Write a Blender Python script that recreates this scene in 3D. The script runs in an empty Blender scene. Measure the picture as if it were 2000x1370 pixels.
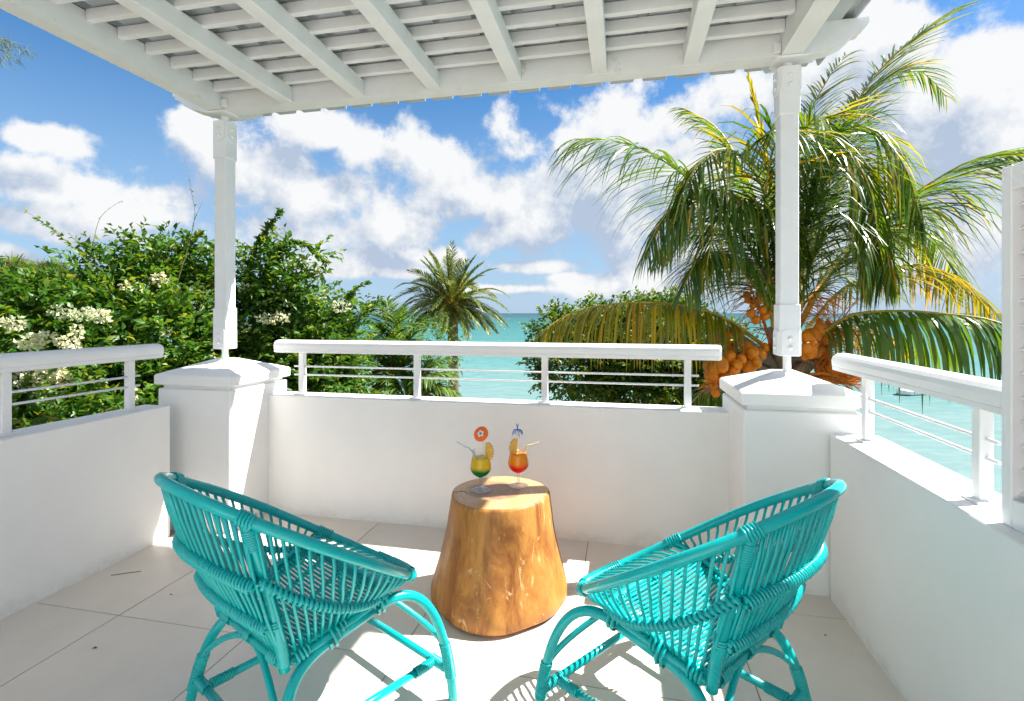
import bpy, math, random
import numpy as np
from mathutils import Vector, Matrix
random.seed(7); RNG = np.random.default_rng(7)
C = bpy.context.scene
COL = C.collection
H = 1.30                     # eye height above the terrace floor
TH = math.radians(12.08)     # the terrace is turned this far from the view
cT, sT = math.cos(TH), math.sin(TH)

# ------------------------------------------------------------------ camera
cam = bpy.data.cameras.new('camera'); camo = bpy.data.objects.new('camera', cam); COL.objects.link(camo)
camo.location = (0, 0, H); camo.rotation_euler = (math.radians(90), 0, 0)
cam.sensor_width = 36; cam.lens = 18.0; cam.shift_y = -0.0365; cam.clip_start = .05; cam.clip_end = 60000
C.camera = camo
# ------------------------------------------------------------------ view
C.view_settings.view_transform = 'Standard'; C.view_settings.look = 'None'
C.view_settings.gamma = 1; C.view_settings.use_curve_mapping = False
C.view_settings.exposure = 1.7
# ------------------------------------------------------------------ sun
SUN = Vector((.828, .140, 1.0)).normalized()
sl = bpy.data.lights.new('sun', 'SUN'); so = bpy.data.objects.new('sun', sl); COL.objects.link(so)
sl.energy = 4.15; sl.angle = math.radians(.5); sl.color = (1, .955, .89)
so.rotation_euler = SUN.to_track_quat('Z', 'Y').to_euler(); so.location = (6, 1, 8)

# ------------------------------------------------------------------ sky with fair-weather clouds
SKY_STRENGTH = .05
W = bpy.data.worlds.new('World'); C.world = W; W.use_nodes = True
nt = W.node_tree; N = nt.nodes; L = nt.links
for n in list(N): N.remove(n)
def setin(n, i, v):
    if isinstance(v, bpy.types.NodeSocket): n.id_data.links.new(v, n.inputs[i])
    elif v is not None: n.inputs[i].default_value = v
def mth(t, op, a, b=None, c=None, clamp=False):
    n = t.nodes.new('ShaderNodeMath'); n.operation = op; n.use_clamp = clamp
    setin(n, 0, a); setin(n, 1, b); setin(n, 2, c); return n.outputs[0]
def mixc(t, f, a, b, mode='MIX'):
    n = t.nodes.new('ShaderNodeMix'); n.data_type = 'RGBA'; n.blend_type = mode
    setin(n, 0, f); setin(n, 6, a); setin(n, 7, b); return n.outputs[2]
def rng_(t, v, a, b, c=0., d=1., smooth=True):
    n = t.nodes.new('ShaderNodeMapRange'); n.interpolation_type = 'SMOOTHSTEP' if smooth else 'LINEAR'
    setin(n, 0, v); setin(n, 1, a); setin(n, 2, b); setin(n, 3, c); setin(n, 4, d); return n.outputs[0]
def noise(t, vec, scale, detail=4, rough=.5, dist=0., col=False):
    n = t.nodes.new('ShaderNodeTexNoise'); setin(n, 'Vector', vec)
    n.inputs['Scale'].default_value = scale; n.inputs['Detail'].default_value = detail
    n.inputs['Roughness'].default_value = rough; n.inputs['Distortion'].default_value = dist
    return n.outputs[1 if col else 0]
# cumulus banks as (azimuth, elevation, half width, half height) in degrees, then a node group for their density
def px2ang(u, v, ru, rv):
    x = (u - 1000) / 1000; az = math.atan(x); el = math.atan((612 - v) / 1000 * math.cos(az))
    return (az, el, ru / 1000 * math.cos(az) ** 2, rv / 1000 * math.cos(az) * .97)
BANKS = [(90,262,95,40),(110,350,175,62),(290,400,150,66),(150,425,210,45),(25,495,60,30),
 (375,268,62,42),(500,335,150,88),(650,395,210,72),(790,430,110,60),(600,455,190,50),(610,245,120,48),(740,285,130,70),(870,320,90,60),(900,390,90,50),
 (790,498,60,20),(650,510,140,36),(730,532,90,16),(300,470,60,20),(1005,290,72,60),(1120,290,75,62),(1060,390,175,110),(1190,420,160,95),(1110,428,50,26),(960,470,70,40),
 (1290,220,215,80),(1450,180,260,90),(1250,380,260,150),(1700,140,300,150),(1900,220,260,220),(1750,400,300,180),(1450,480,220,110),(1900,480,200,130),
 (1060,520,110,18),(1000,565,130,14),(1250,560,260,36),(1120,545,60,14),(880,500,50,30)]
def cloud_group(fine):
    g = bpy.data.node_groups.new('cloud_density_%d' % fine, 'ShaderNodeTree')
    g.interface.new_socket('Az', in_out='INPUT', socket_type='NodeSocketFloat')
    g.interface.new_socket('El', in_out='INPUT', socket_type='NodeSocketFloat')
    g.interface.new_socket('Dir', in_out='INPUT', socket_type='NodeSocketVector')
    g.interface.new_socket('D', in_out='OUTPUT', socket_type='NodeSocketFloat')
    gi = g.nodes.new('NodeGroupInput'); go = g.nodes.new('NodeGroupOutput')
    n1 = noise(g, gi.outputs[2], 5.0, 3, .5); n2 = noise(g, gi.outputs[2], 7.3, 3, .5, 0, True)
    wx = mth(g, 'MULTIPLY_ADD', n1, .14, -.07)
    sx_ = g.nodes.new('ShaderNodeSeparateColor'); g.links.new(n2, sx_.inputs[0])
    wy = mth(g, 'MULTIPLY_ADD', sx_.outputs[1], .10, -.05)
    wy = mth(g, 'MULTIPLY', wy, rng_(g, gi.outputs[1], .02, .22, .15, 1))
    az = mth(g, 'ADD', gi.outputs[0], wx); el = mth(g, 'ADD', gi.outputs[1], wy)
    acc = None
    banks = [px2ang(*b) for b in BANKS]
    for a, e, ra, re in banks:
        cx = g.nodes.new('ShaderNodeCombineXYZ')
        g.links.new(mth(g, 'MULTIPLY_ADD', az, 1 / ra, -a / ra), cx.inputs[0])
        g.links.new(mth(g, 'MULTIPLY_ADD', el, 1 / re, -e / re), cx.inputs[1])
        ln = g.nodes.new('ShaderNodeVectorMath'); ln.operation = 'LENGTH'; g.links.new(cx.outputs[0], ln.inputs[0])
        acc = ln.outputs[1] if acc is None else mth(g, 'SMOOTH_MIN', acc, ln.outputs[1], .25)
    front = rng_(g, mth(g, 'ABSOLUTE', az), .82, 1.0)     # beyond the frame the banks come from a broad noise
    front = mth(g, 'MAXIMUM', front, rng_(g, el, .60, .72))
    gen = mth(g, 'MULTIPLY_ADD', noise(g, gi.outputs[2], 2.2, 3, .5), 5.5, -2.55)
    d0 = mth(g, 'SUBTRACT', 1.0, acc)
    d0 = mth(g, 'ADD', mth(g, 'MULTIPLY', d0, mth(g, 'SUBTRACT', 1.0, front)), mth(g, 'MULTIPLY', gen, front))
    f1 = noise(g, gi.outputs[2], 7.0, 8 if fine else 5, .63)
    fr = mth(g, 'MULTIPLY_ADD', f1, 2.9, -1.45); fr = fr
    d0 = mth(g, 'MINIMUM', d0, .62)
    g.links.new(mth(g, 'ADD', d0, fr), go.inputs[0])
    return g
G1 = cloud_group(1); G0 = cloud_group(0)
tc = N.new('ShaderNodeTexCoord'); sep = N.new('ShaderNodeSeparateXYZ'); L.new(tc.outputs['Generated'], sep.inputs[0])
AZ = mth(nt, 'ARCTAN2', sep.outputs[0], sep.outputs[1]); EL = mth(nt, 'ARCSINE', sep.outputs[2])
def dens(off, grp=None):
    gn = N.new('ShaderNodeGroup'); gn.node_tree = grp or G0
    L.new(mth(nt, 'ADD', AZ, off[0]), gn.inputs[0]); L.new(mth(nt, 'ADD', EL, off[1]), gn.inputs[1])
    va = N.new('ShaderNodeVectorMath'); va.operation = 'ADD'; L.new(tc.outputs['Generated'], va.inputs[0]); va.inputs[1].default_value = (off[0], 0, off[1])
    L.new(va.outputs[0], gn.inputs[2]); return gn.outputs[0]
D0 = dens((0, 0), G1); D1 = dens((.03, .06))
alpha = rng_(nt, D0, -.05, .42)
light = mth(nt, 'MINIMUM', mth(nt, 'MAXIMUM', mth(nt, 'MULTIPLY', mth(nt, 'SUBTRACT', D0, D1), .62), -.26), .42)
thick = rng_(nt, D1, .25, 1.35)
lum = mth(nt, 'ADD', mth(nt, 'ADD', mth(nt, 'MULTIPLY_ADD', noise(nt, tc.outputs['Generated'], 16, 4, .6), .50, -.25), mth(nt, 'SUBTRACT', .68, mth(nt, 'MULTIPLY', thick, .42))), light)
lum = mth(nt, 'MAXIMUM', mth(nt, 'MINIMUM', lum, 1.05), .25)
ccol = mixc(nt, rng_(nt, lum, .3, .95, smooth=False), (.150, .178, .225, 1), (.298, .300, .300, 1))
sky = N.new('ShaderNodeTexSky'); sky.sky_type = 'NISHITA'; sky.sun_disc = False
sky.sun_elevation = math.asin(SUN.z); sky.sun_rotation = math.atan2(SUN.x, SUN.y); sky.altitude = 10
sky.air_density = 1.0; sky.dust_density = .35; sky.ozone_density = 3.0
skl = mixc(nt, 1.0, sky.outputs[0], (SKY_STRENGTH,) * 3 + (1,), 'MULTIPLY')
hs = N.new('ShaderNodeHueSaturation'); hs.inputs['Saturation'].default_value = 1.34; hs.inputs['Value'].default_value = 1.0
L.new(skl, hs.inputs['Color'])
alpha = mth(nt, 'MULTIPLY', alpha, rng_(nt, EL, .0, .05, .35, .97))
hz = mth(nt, 'MULTIPLY', rng_(nt, mth(nt, 'ABSOLUTE', EL), 0, .52, 1, 0), .85)     # paler blue air low over the sea
skc = mixc(nt, hz, hs.outputs[0], (.125, .185, .262, 1))
fin = mixc(nt, alpha, skc, ccol)
bg = N.new('ShaderNodeBackground'); L.new(fin, bg.inputs[0]); bg.inputs[1].default_value = 1.0
wo = N.new('ShaderNodeOutputWorld'); L.new(bg.outputs[0], wo.inputs[0])
W.cycles.sampling_method = 'MANUAL'; W.cycles.sample_map_resolution = 512

# ------------------------------------------------------------------ helpers
def RW(r, a, z=0.): return Vector((r * cT + a * sT, -r * sT + a * cT, z))
def at(px, py, Y): return np.array([(px - 1000) / 1000 * Y, Y, H - (py - 612) / 1000 * Y])
def tag(o, label=None, cat=None, group=None, kind=None):
    if label: o['label'] = label
    if cat: o['category'] = cat
    if group: o['group'] = group
    if kind: o['kind'] = kind
    return o
def empty(name, loc, rz=0., label=None, cat=None, group=None, kind=None, parent=None):
    o = bpy.data.objects.new(name, None); COL.objects.link(o); o.location = loc; o.rotation_euler = (0, 0, rz)
    o.empty_display_size = .1
    if parent: o.parent = parent
    return tag(o, label, cat, group, kind)
def link(name, me, parent=None, loc=None, rot=None, mtx=None):
    o = bpy.data.objects.new(name, me); COL.objects.link(o)
    if parent: o.parent = parent
    if loc is not None: o.location = loc
    if rot is not None: o.rotation_euler = rot
    if mtx is not None: o.matrix_local = mtx
    return o
def frames(P):
    P = np.asarray(P, float); T = np.gradient(P, axis=0); T /= np.linalg.norm(T, axis=1)[:, None] + 1e-12
    n = np.cross(T[0], [0, 0, 1.]);
    if np.linalg.norm(n) < .1: n = np.cross(T[0], [1., 0, 0])
    n /= np.linalg.norm(n); Ns = [n]
    for i in range(1, len(P)):
        n = n - T[i] * (n @ T[i]); n /= np.linalg.norm(n) + 1e-12; Ns.append(n)
    Ns = np.array(Ns); return T, Ns, np.cross(T, Ns)
class MB:
    def __init__(s): s.v = []; s.f = []; s.n = 0; s.sm = []
    def add(s, v, f, smooth=False):
        v = np.asarray(v, float).reshape(-1, 3); s.v.append(v); b = s.n
        s.f += [tuple(int(i) + b for i in q) for q in f]; s.sm += [smooth] * len(f); s.n += len(v); return s
    def box(s, x0, x1, y0, y1, z0, z1, bev=0.):
        if bev <= 0:
            v = [(x, y, z) for z in (z0, z1) for y in (y0, y1) for x in (x0, x1)]
            return s.add(v, [(0, 2, 3, 1), (4, 5, 7, 6), (0, 1, 5, 4), (2, 6, 7, 3), (0, 4, 6, 2), (1, 3, 7, 5)])
        b = bev; v = []
        lo, hi = (x0, y0, z0), (x1, y1, z1)
        idx = {}
        for sx in (0, 1):
            for sy in (0, 1):
                for sz in (0, 1):
                    c = (hi[0] if sx else lo[0], hi[1] if sy else lo[1], hi[2] if sz else lo[2]); d = (-1 if sx else 1, -1 if sy else 1, -1 if sz else 1)
                    for ax in range(3):
                        p = [c[i] + (0 if i == ax else d[i] * b) for i in range(3)]; idx[(sx, sy, sz, ax)] = len(v); v.append(p)
        F = []
        for ax in range(3):
            o = [i for i in range(3) if i != ax]
            for sd in (0, 1):
                q = []
                for (i, j) in ((0, 0), (1, 0), (1, 1), (0, 1)):
                    k = [0, 0, 0]; k[ax] = sd; k[o[0]] = i; k[o[1]] = j; q.append(idx[(*k, ax)])
                flip = (sd == 0) ^ (ax == 1)
                F.append(tuple(reversed(q)) if flip else tuple(q))
        for ax in range(3):
            o = [i for i in range(3) if i != ax]
            for i in (0, 1):
                for j in (0, 1):
                    k = [0, 0, 0]; k[o[0]] = i; k[o[1]] = j; k2 = list(k); k2[ax] = 1
                    F.append((idx[(*k, o[0])], idx[(*k, o[1])], idx[(*k2, o[1])], idx[(*k2, o[0])]))
        for sx in (0, 1):
            for sy in (0, 1):
                for sz in (0, 1): F.append((idx[(sx, sy, sz, 0)], idx[(sx, sy, sz, 1)], idx[(sx, sy, sz, 2)]))
        return s.add(v, F)
    def tube(s, P, r, sides=8, caps=True, closed=False, flat=1.):
        P = np.asarray(P, float); n = len(P); r = np.broadcast_to(np.asarray(r, float), (n,))
        if closed:
            PP = np.vstack([P[-1:], P, P[:1]]); T = PP[2:] - PP[:-2]; T /= np.linalg.norm(T, axis=1)[:, None]
            ref = np.cross(T.mean(0) + 1e-6, [0, 0, 1.]); A = np.linalg.svd(P - P.mean(0))[2][2]
            Nn = np.tile(A, (n, 1)); Nn -= T * (Nn * T).sum(1)[:, None]; Nn /= np.linalg.norm(Nn, axis=1)[:, None]; B = np.cross(T, Nn)
        else: T, Nn, B = frames(P)
        th = np.linspace(0, 2 * np.pi, sides, endpoint=False)
        V = P[:, None] + r[:, None, None] * (np.cos(th)[None, :, None] * Nn[:, None] + flat * np.sin(th)[None, :, None] * B[:, None])
        F = []
        for i in range(n if closed else n - 1):
            j = (i + 1) % n
            for k in range(sides):
                l = (k + 1) % sides; F.append((i * sides + k, i * sides + l, j * sides + l, j * sides + k))
        s.add(V, F, True)
        if caps and not closed:
            b = s.n - n * sides
            s.f.append(tuple(b + k for k in reversed(range(sides)))); s.f.append(tuple(b + (n - 1) * sides + k for k in range(sides))); s.sm += [False, False]
        return s
    def lathe(s, prof, sides=32, c=(0, 0, 0), smooth=True, fn=None):
        th = np.linspace(0, 2 * np.pi, sides, endpoint=False); V = []
        for (r, z) in prof:
            for t in th:
                rr, zz = (fn(r, z, t) if fn else (r, z)); V.append((c[0] + rr * math.cos(t), c[1] + rr * math.sin(t), c[2] + zz))
        F = []
        for i in range(len(prof) - 1):
            for k in range(sides):
                l = (k + 1) % sides; F.append((i * sides + k, i * sides + l, (i + 1) * sides + l, (i + 1) * sides + k))
        return s.add(V, F, smooth)
    def prism(s, pts, lo, hi, axis=1):       # polygon pts (u,v) extruded along an axis
        n = len(pts); V = []
        for h_ in (lo, hi):
            for (u, v) in pts: V.append({0: (h_, u, v), 1: (u, h_, v), 2: (u, v, h_)}[axis])
        F = [tuple(range(n)), tuple(reversed(range(n, 2 * n)))] + [(i, i + n, (i + 1) % n + n, (i + 1) % n) for i in range(n)]
        return s.add(V, F)
    def mesh(s, name, m):
        me = bpy.data.meshes.new(name); V = np.vstack(s.v)
        me.from_pydata(V.tolist(), [], s.f)
        me.polygons.foreach_set('use_smooth', s.sm); me.materials.append(m); me.update()
        return me
    def build(s, name, m, parent=None, loc=None, rot=None, mtx=None): return link(name, s.mesh(name, m), parent, loc, rot, mtx)
def fixn(o):
    import bmesh
    b = bmesh.new(); b.from_mesh(o.data); bmesh.ops.recalc_face_normals(b, faces=b.faces[:]); b.to_mesh(o.data); b.free(); return o
def npmesh(name, V, F, m, smooth=False):     # quads or tris in one numpy array
    me = bpy.data.meshes.new(name); V = np.ascontiguousarray(V, dtype=np.float32); F = np.ascontiguousarray(F, dtype=np.int32)
    me.vertices.add(len(V)); me.vertices.foreach_set('co', V.ravel()); k = F.shape[1]
    me.loops.add(F.size); me.loops.foreach_set('vertex_index', F.ravel())
    me.polygons.add(len(F)); me.polygons.foreach_set('loop_start', np.arange(0, F.size, k, dtype=np.int32))
    try: me.polygons.foreach_set('loop_total', np.full(len(F), k, dtype=np.int32))
    except Exception: pass
    if smooth: me.polygons.foreach_set('use_smooth', np.ones(len(F), dtype=bool))
    me.materials.append(m); me.update(calc_edges=True); return me

# ------------------------------------------------------------------ materials
def mat(name, base, rough=.5, var=.0, vscale=6., bump=0., bscale=60., spec=.5, coat=0., coord='Object', stretch=None, extra=None):
    m = bpy.data.materials.new(name); m.use_nodes = True; t = m.node_tree; b = t.nodes['Principled BSDF']
    b.inputs['Roughness'].default_value = rough; b.inputs['Specular IOR Level'].default_value = spec; b.inputs['Coat Weight'].default_value = coat
    tcn = t.nodes.new('ShaderNodeTexCoord'); vec = tcn.outputs[coord]
    if stretch:
        mp = t.nodes.new('ShaderNodeMapping'); t.links.new(vec, mp.inputs[0]); mp.inputs['Scale'].default_value = stretch; vec = mp.outputs[0]
    colr = None
    if var > 0:
        n = noise(t, vec, vscale, 5, .6)
        f = rng_(t, n, .3, .7)
        colr = mixc(t, f, tuple(c * (1 - var) for c in base) + (1,), tuple(min(1, c * (1 + var)) for c in base) + (1,))
        t.links.new(colr, b.inputs['Base Color'])
    else: b.inputs['Base Color'].default_value = (*base, 1)
    if bump > 0:
        bn = t.nodes.new('ShaderNodeBump'); bn.inputs['Strength'].default_value = bump; bn.inputs['Distance'].default_value = .004
        t.links.new(noise(t, vec, bscale, 4, .6), bn.inputs['Height']); t.links.new(bn.outputs[0], b.inputs['Normal'])
    if extra: extra(t, b, vec, colr)
    return m
def wall_extra(t, b, vec, colr):              # damp and algae low down, faint rain streaks under the top
    gp = t.nodes.new('ShaderNodeNewGeometry'); sp = t.nodes.new('ShaderNodeSeparateXYZ'); t.links.new(gp.outputs['Position'], sp.inputs[0])
    n = noise(t, gp.outputs['Position'], 4.5, 6, .65); n2 = noise(t, gp.outputs['Position'], 22, 6, .7)
    low = rng_(t, mth(t, 'ADD', sp.outputs[2], mth(t, 'MULTIPLY', n, -.30)), -.17, -.07, 1, 0)
    low = mth(t, 'MULTIPLY', low, rng_(t, n2, .3, .62)); low = mth(t, 'MULTIPLY', low, .26)
    c = mixc(t, low, colr, (.42, .40, .27, 1))
    n3 = noise(t, gp.outputs['Position'], 1.3, 3, .5)
    c = mixc(t, mth(t, 'MULTIPLY', rng_(t, n3, .45, .75), .22), c, (.70, .69, .64, 1))
    t.links.new(c, b.inputs['Base Color'])
M = {}
M['wall'] = mat('rendered_wall', (.86, .86, .85), .75, .02, 3, .25, 90, .25, extra=wall_extra)
M['paint'] = mat('white_metal_paint', (.83, .835, .84), .38, .015, 8, .05, 120, .45)
def wood_paint(t, b, vec, colr):
    n = noise(t, vec, 7, 6, .7); c = mixc(t, rng_(t, n, .62, .74), colr, (.62, .58, .47, 1)); t.links.new(c, b.inputs['Base Color'])
M['wpaint'] = mat('painted_timber', (.80, .815, .82), .55, .03, 5, .35, 70, .3, stretch=(1, 1, 1), extra=wood_paint)
M['sheet'] = mat('roof_sheet_paint', (.47, .51, .54), .4, .05, 3, .05, 30, .4)
M['dark'] = mat('dark_gap', (.03, .03, .035), .7)  # near black painted in for shaded gaps; the wood crack uses it too
def tile_extra(t, b, vec, colr):
    oi = t.nodes.new('ShaderNodeObjectInfo'); gp = t.nodes.new('ShaderNodeNewGeometry')
    c = mixc(t, 1., colr, mixc(t, oi.outputs['Random'], (.93, .93, .94, 1), (1.03, 1.02, 1.0, 1)), 'MULTIPLY')
    sp = noise(t, gp.outputs['Position'], 38, 3, .6); c = mixc(t, mth(t, 'MULTIPLY', rng_(t, sp, .70, .78), .5), c, (.33, .28, .22, 1))
    n = noise(t, gp.outputs['Position'], 2.2, 5, .6); c = mixc(t, mth(t, 'MULTIPLY', rng_(t, n, .45, .8), .35), c, (.55, .49, .41, 1))
    t.links.new(c, b.inputs['Base Color']); t.links.new(rng_(t, n, .2, .8, .34, .6), b.inputs['Roughness'])
M['tile'] = mat('porcelain_tile', (.74, .675, .60), .42, .02, 7, .03, 60, .4, extra=tile_extra)
M['grout'] = mat('grout', (.33, .29, .25), .9, .2, 12)
M['soil'] = mat('land_soil', (.10, .09, .05), .95, .4, .8, .5, 12)
def rattan_extra(t, b, vec, colr):
    n = noise(t, vec, 38, 4, .65); n2 = noise(t, vec, 9, 4, .6)
    c = mixc(t, rng_(t, n2, .35, .75), colr, (.001, .37, .385, 1)); c = mixc(t, mth(t, 'MULTIPLY', rng_(t, n, .70, .80), .4), c, (.004, .20, .22, 1))
    t.links.new(c, b.inputs['Base Color']); t.links.new(rng_(t, n2, .3, .7, .16, .30), b.inputs['Roughness'])
M['rattan'] = mat('turquoise_lacquered_rattan', (.002, .42, .42), .3, .04, 20, .10, 70, .4, .05, extra=rattan_extra)

def leafmat(name, cols, trans=.35, rough=.42, tcol=None, spec=.4):
    m = bpy.data.materials.new(name); m.use_nodes = True; t = m.node_tree; b = t.nodes['Principled BSDF']
    gp = t.nodes.new('ShaderNodeNewGeometry'); r = t.nodes.new('ShaderNodeValToRGB'); t.links.new(gp.outputs['Random Per Island'], r.inputs[0])
    r.color_ramp.interpolation = 'LINEAR'
    while len(r.color_ramp.elements) < len(cols): r.color_ramp.elements.new(.5)
    for e, (p, c) in zip(r.color_ramp.elements, cols): e.position = p; e.color = (*c, 1)
    n = noise(t, gp.outputs['Position'], 1.7, 2, .5)
    c = mixc(t, 1., r.outputs[0], mixc(t, rng_(t, n, .3, .7), (.72, .80, .7, 1), (1.25, 1.15, 1.1, 1)), 'MULTIPLY')
    t.links.new(c, b.inputs['Base Color']); b.inputs['Roughness'].default_value = rough; b.inputs['Specular IOR Level'].default_value = spec
    tr = t.nodes.new('ShaderNodeBsdfTranslucent'); t.links.new(mixc(t, 1., c, (*(tcol or (2.2, 1.9, .6)), 1), 'MULTIPLY'), tr.inputs[0])
    mx = t.nodes.new('ShaderNodeMixShader'); mx.inputs[0].default_value = trans
    t.links.new(b.outputs[0], mx.inputs[1]); t.links.new(tr.outputs[0], mx.inputs[2]); t.links.new(mx.outputs[0], t.nodes['Material Output'].inputs[0])
    return m
M['bleaf'] = leafmat('bougainvillea_leaf', [(0, (0.029, 0.090, 0.0125)), (.5, (0.053, 0.146, 0.0189)), (.85, (0.105, 0.209, 0.0261)), (1, (0.209, 0.230, 0.0314))])
M['bract'] = leafmat('cream_bract', [(0, (0.750, 0.731, 0.5156)), (.5, (0.806, 0.796, 0.6562)), (1, (0.675, 0.731, 0.3937))], .35, .6, (1, 1, .9))
M['tleaf'] = leafmat('round_tree_leaf', [(0, (0.031, 0.076, 0.0167)), (.6, (0.063, 0.132, 0.0208)), (.93, (0.139, 0.224, 0.0279)), (1, (0.447, 0.335, 0.0419))])
M['cfrond'] = leafmat('coconut_leaflet', [(0, (0.039, 0.105, 0.0200)), (.55, (0.068, 0.155, 0.0221)), (.82, (0.155, 0.221, 0.0243)), (.95, (0.331, 0.298, 0.0221)), (1, (0.552, 0.287, 0.0221))], .35, .3, (2.4, 2.0, .4), .6)
M['ydfrond'] = leafmat('yellowing_leaflet', [(0, (0.085, 0.137, 0.0125)), (.4, (0.209, 0.230, 0.0147)), (.8, (0.419, 0.325, 0.0125)), (1, (0.524, 0.272, 0.0209))], .42, .35, (1.6, 1.4, .4), .5)
M['dfrond'] = leafmat('date_leaflet', [(0, (0.077, 0.126, 0.0317)), (.6, (0.139, 0.203, 0.0505)), (.9, (0.253, 0.277, 0.0632)), (1, (0.456, 0.354, 0.0632))], .25, .4, (1.6, 1.5, .5), .5)
M['afrond'] = leafmat('small_palm_leaflet', [(0, (0.035, 0.099, 0.0198)), (.6, (0.069, 0.168, 0.0297)), (1, (0.198, 0.277, 0.0396))], .35, .4)
M['cas'] = leafmat('casuarina_needle', [(0, (0.063, 0.101, 0.0252)), (.6, (0.114, 0.152, 0.0378)), (1, (0.226, 0.226, 0.0630))], .2, .6)
M['rachis'] = mat('frond_stalk', (.42, .33, .05), .45, .25, 4)
M['bark'] = mat('bark', (.16, .12, .08), .9, .4, 6, .8, 25)
M['fibre'] = mat('palm_fibre', (.20, .15, .10), .9, .4, 8, .9, 40, stretch=(1, 1, .3))
M['twig'] = mat('green_twig', (.16, .12, .04), .7, .3, 8)
def coco_extra(t, b, vec, colr):
    n = noise(t, vec, 5, 4, .6); c = mixc(t, rng_(t, n, .63, .70), colr, (.16, .08, .04, 1)); t.links.new(c, b.inputs['Base Color'])
M['coco'] = mat('orange_coconut_husk', (.74, .225, .006), .5, .28, 6, .05, 20, .4, extra=coco_extra)
M['stalk'] = mat('orange_flower_stalk', (.62, .19, .015), .6, .25, 12)
M['boat'] = mat('white_hull', (.8, .8, .8), .35, .02, 3)
M['boatd'] = mat('dark_green_hull', (.05, .16, .14), .5)  # dark green of the hull bottom, also on the well

# ------------------------------------------------------------------ sea and land
def sea_mat():
    m = bpy.data.materials.new('lagoon_water'); m.use_nodes = True; t = m.node_tree; b = t.nodes['Principled BSDF']
    gp = t.nodes.new('ShaderNodeNewGeometry'); sp = t.nodes.new('ShaderNodeSeparateXYZ'); t.links.new(gp.outputs['Position'], sp.inputs[0])
    lg = mth(t, 'LOGARITHM', mth(t, 'MAXIMUM', sp.outputs[1], 5.), 10.)
    mp = t.nodes.new('ShaderNodeMapping'); t.links.new(gp.outputs['Position'], mp.inputs[0]); mp.inputs['Scale'].default_value = (.012, .03, 1)
    n = noise(t, mp.outputs[0], 1., 5, .6)
    lgn = mth(t, 'ADD', lg, mth(t, 'MULTIPLY_ADD', n, .5, -.25))
    r = t.nodes.new('ShaderNodeValToRGB'); t.links.new(rng_(t, lgn, 1.0, 4.2, smooth=False), r.inputs[0])
    st = [(0, (.165, .25, .245)), (.20, (.125, .215, .212)), (.30, (.062, .185, .185)), (.42, (.024, .135, .14)), (.54, (.012, .10, .115)), (.64, (.010, .065, .095)), (1, (.006, .035, .075))]
    while len(r.color_ramp.elements) < len(st): r.color_ramp.elements.new(.5)
    for e, (p, c) in zip(r.color_ramp.elements, st): e.position = p; e.color = (*c, 1)
    mp2 = t.nodes.new('ShaderNodeMapping'); t.links.new(gp.outputs['Position'], mp2.inputs[0]); mp2.inputs['Scale'].default_value = (.35, .8, 1)
    w = noise(t, mp2.outputs[0], 1.6, 4, .6, .6)
    c = mixc(t, mth(t, 'MULTIPLY', rng_(t, w, .35, .75), .22), r.outputs[0], (.30, .40, .38, 1))
    t.links.new(c, b.inputs['Base Color']); b.inputs['Roughness'].default_value = .3; b.inputs['Specular IOR Level'].default_value = .10
    bn = t.nodes.new('ShaderNodeBump'); bn.inputs['Strength'].default_value = .35; bn.inputs['Distance'].default_value = .08
    t.links.new(w, bn.inputs['Height']); df = t.nodes.new('ShaderNodeBsdfDiffuse'); gl = t.nodes.new('ShaderNodeBsdfGlossy'); gl.inputs['Roughness'].default_value = .25
    t.links.new(c, df.inputs[0]); t.links.new(bn.outputs[0], df.inputs['Normal']); t.links.new(bn.outputs[0], gl.inputs['Normal'])
    mx = t.nodes.new('ShaderNodeMixShader'); mx.inputs[0].default_value = .07; t.links.new(df.outputs[0], mx.inputs[1]); t.links.new(gl.outputs[0], mx.inputs[2]); t.links.new(mx.outputs[0], t.nodes['Material Output'].inputs[0]); return m
SEA = -6.7
mb = MB(); mb.add([(-30000, -400, SEA), (30000, -400, SEA), (30000, 30000, SEA), (-30000, 30000, SEA)], [(0, 1, 2, 3)])
tag(mb.build('sea', sea_mat()), kind='structure')
lp = [(-300, -60), (-300, 60), (-90, 66), (-45, 50), (-16, 36), (-2, 29), (5, 21), (9, 14), (12, 4), (13, -60)]
mb = MB(); n = len(lp)
V = [(x, y, SEA + .9) for x, y in lp] + [(x + (1.5 if x > -200 else 0), y + 1.5, SEA - 1) for x, y in lp]
mb.add(V, [tuple(reversed(range(n)))] + [(i, (i + 1) % n, (i + 1) % n + n, i + n) for i in range(n)])
tag(fixn(mb.build('land', M['soil'])), kind='structure')
# reef line and far headland as low rock strips
mb = MB()
for k in range(26):
    x = RNG.uniform(-900, 500); y = RNG.uniform(520, 760); s_ = RNG.uniform(6, 30)
    a = np.linspace(0, 2 * np.pi, 9)[:-1]; ring = np.c_[x + s_ * np.cos(a) * RNG.uniform(.7, 1.3, 8), y + s_ * .3 * np.sin(a), np.full(8, SEA - .2)]
    mb.add(np.vstack([ring, [(x, y, SEA + .35)]]), [(i, (i + 1) % 8, 8) for i in range(8)])
tag(mb.build('reef', mat('reef_rock', (.16, .17, .14), .8, .3, .2)), kind='structure')

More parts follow.
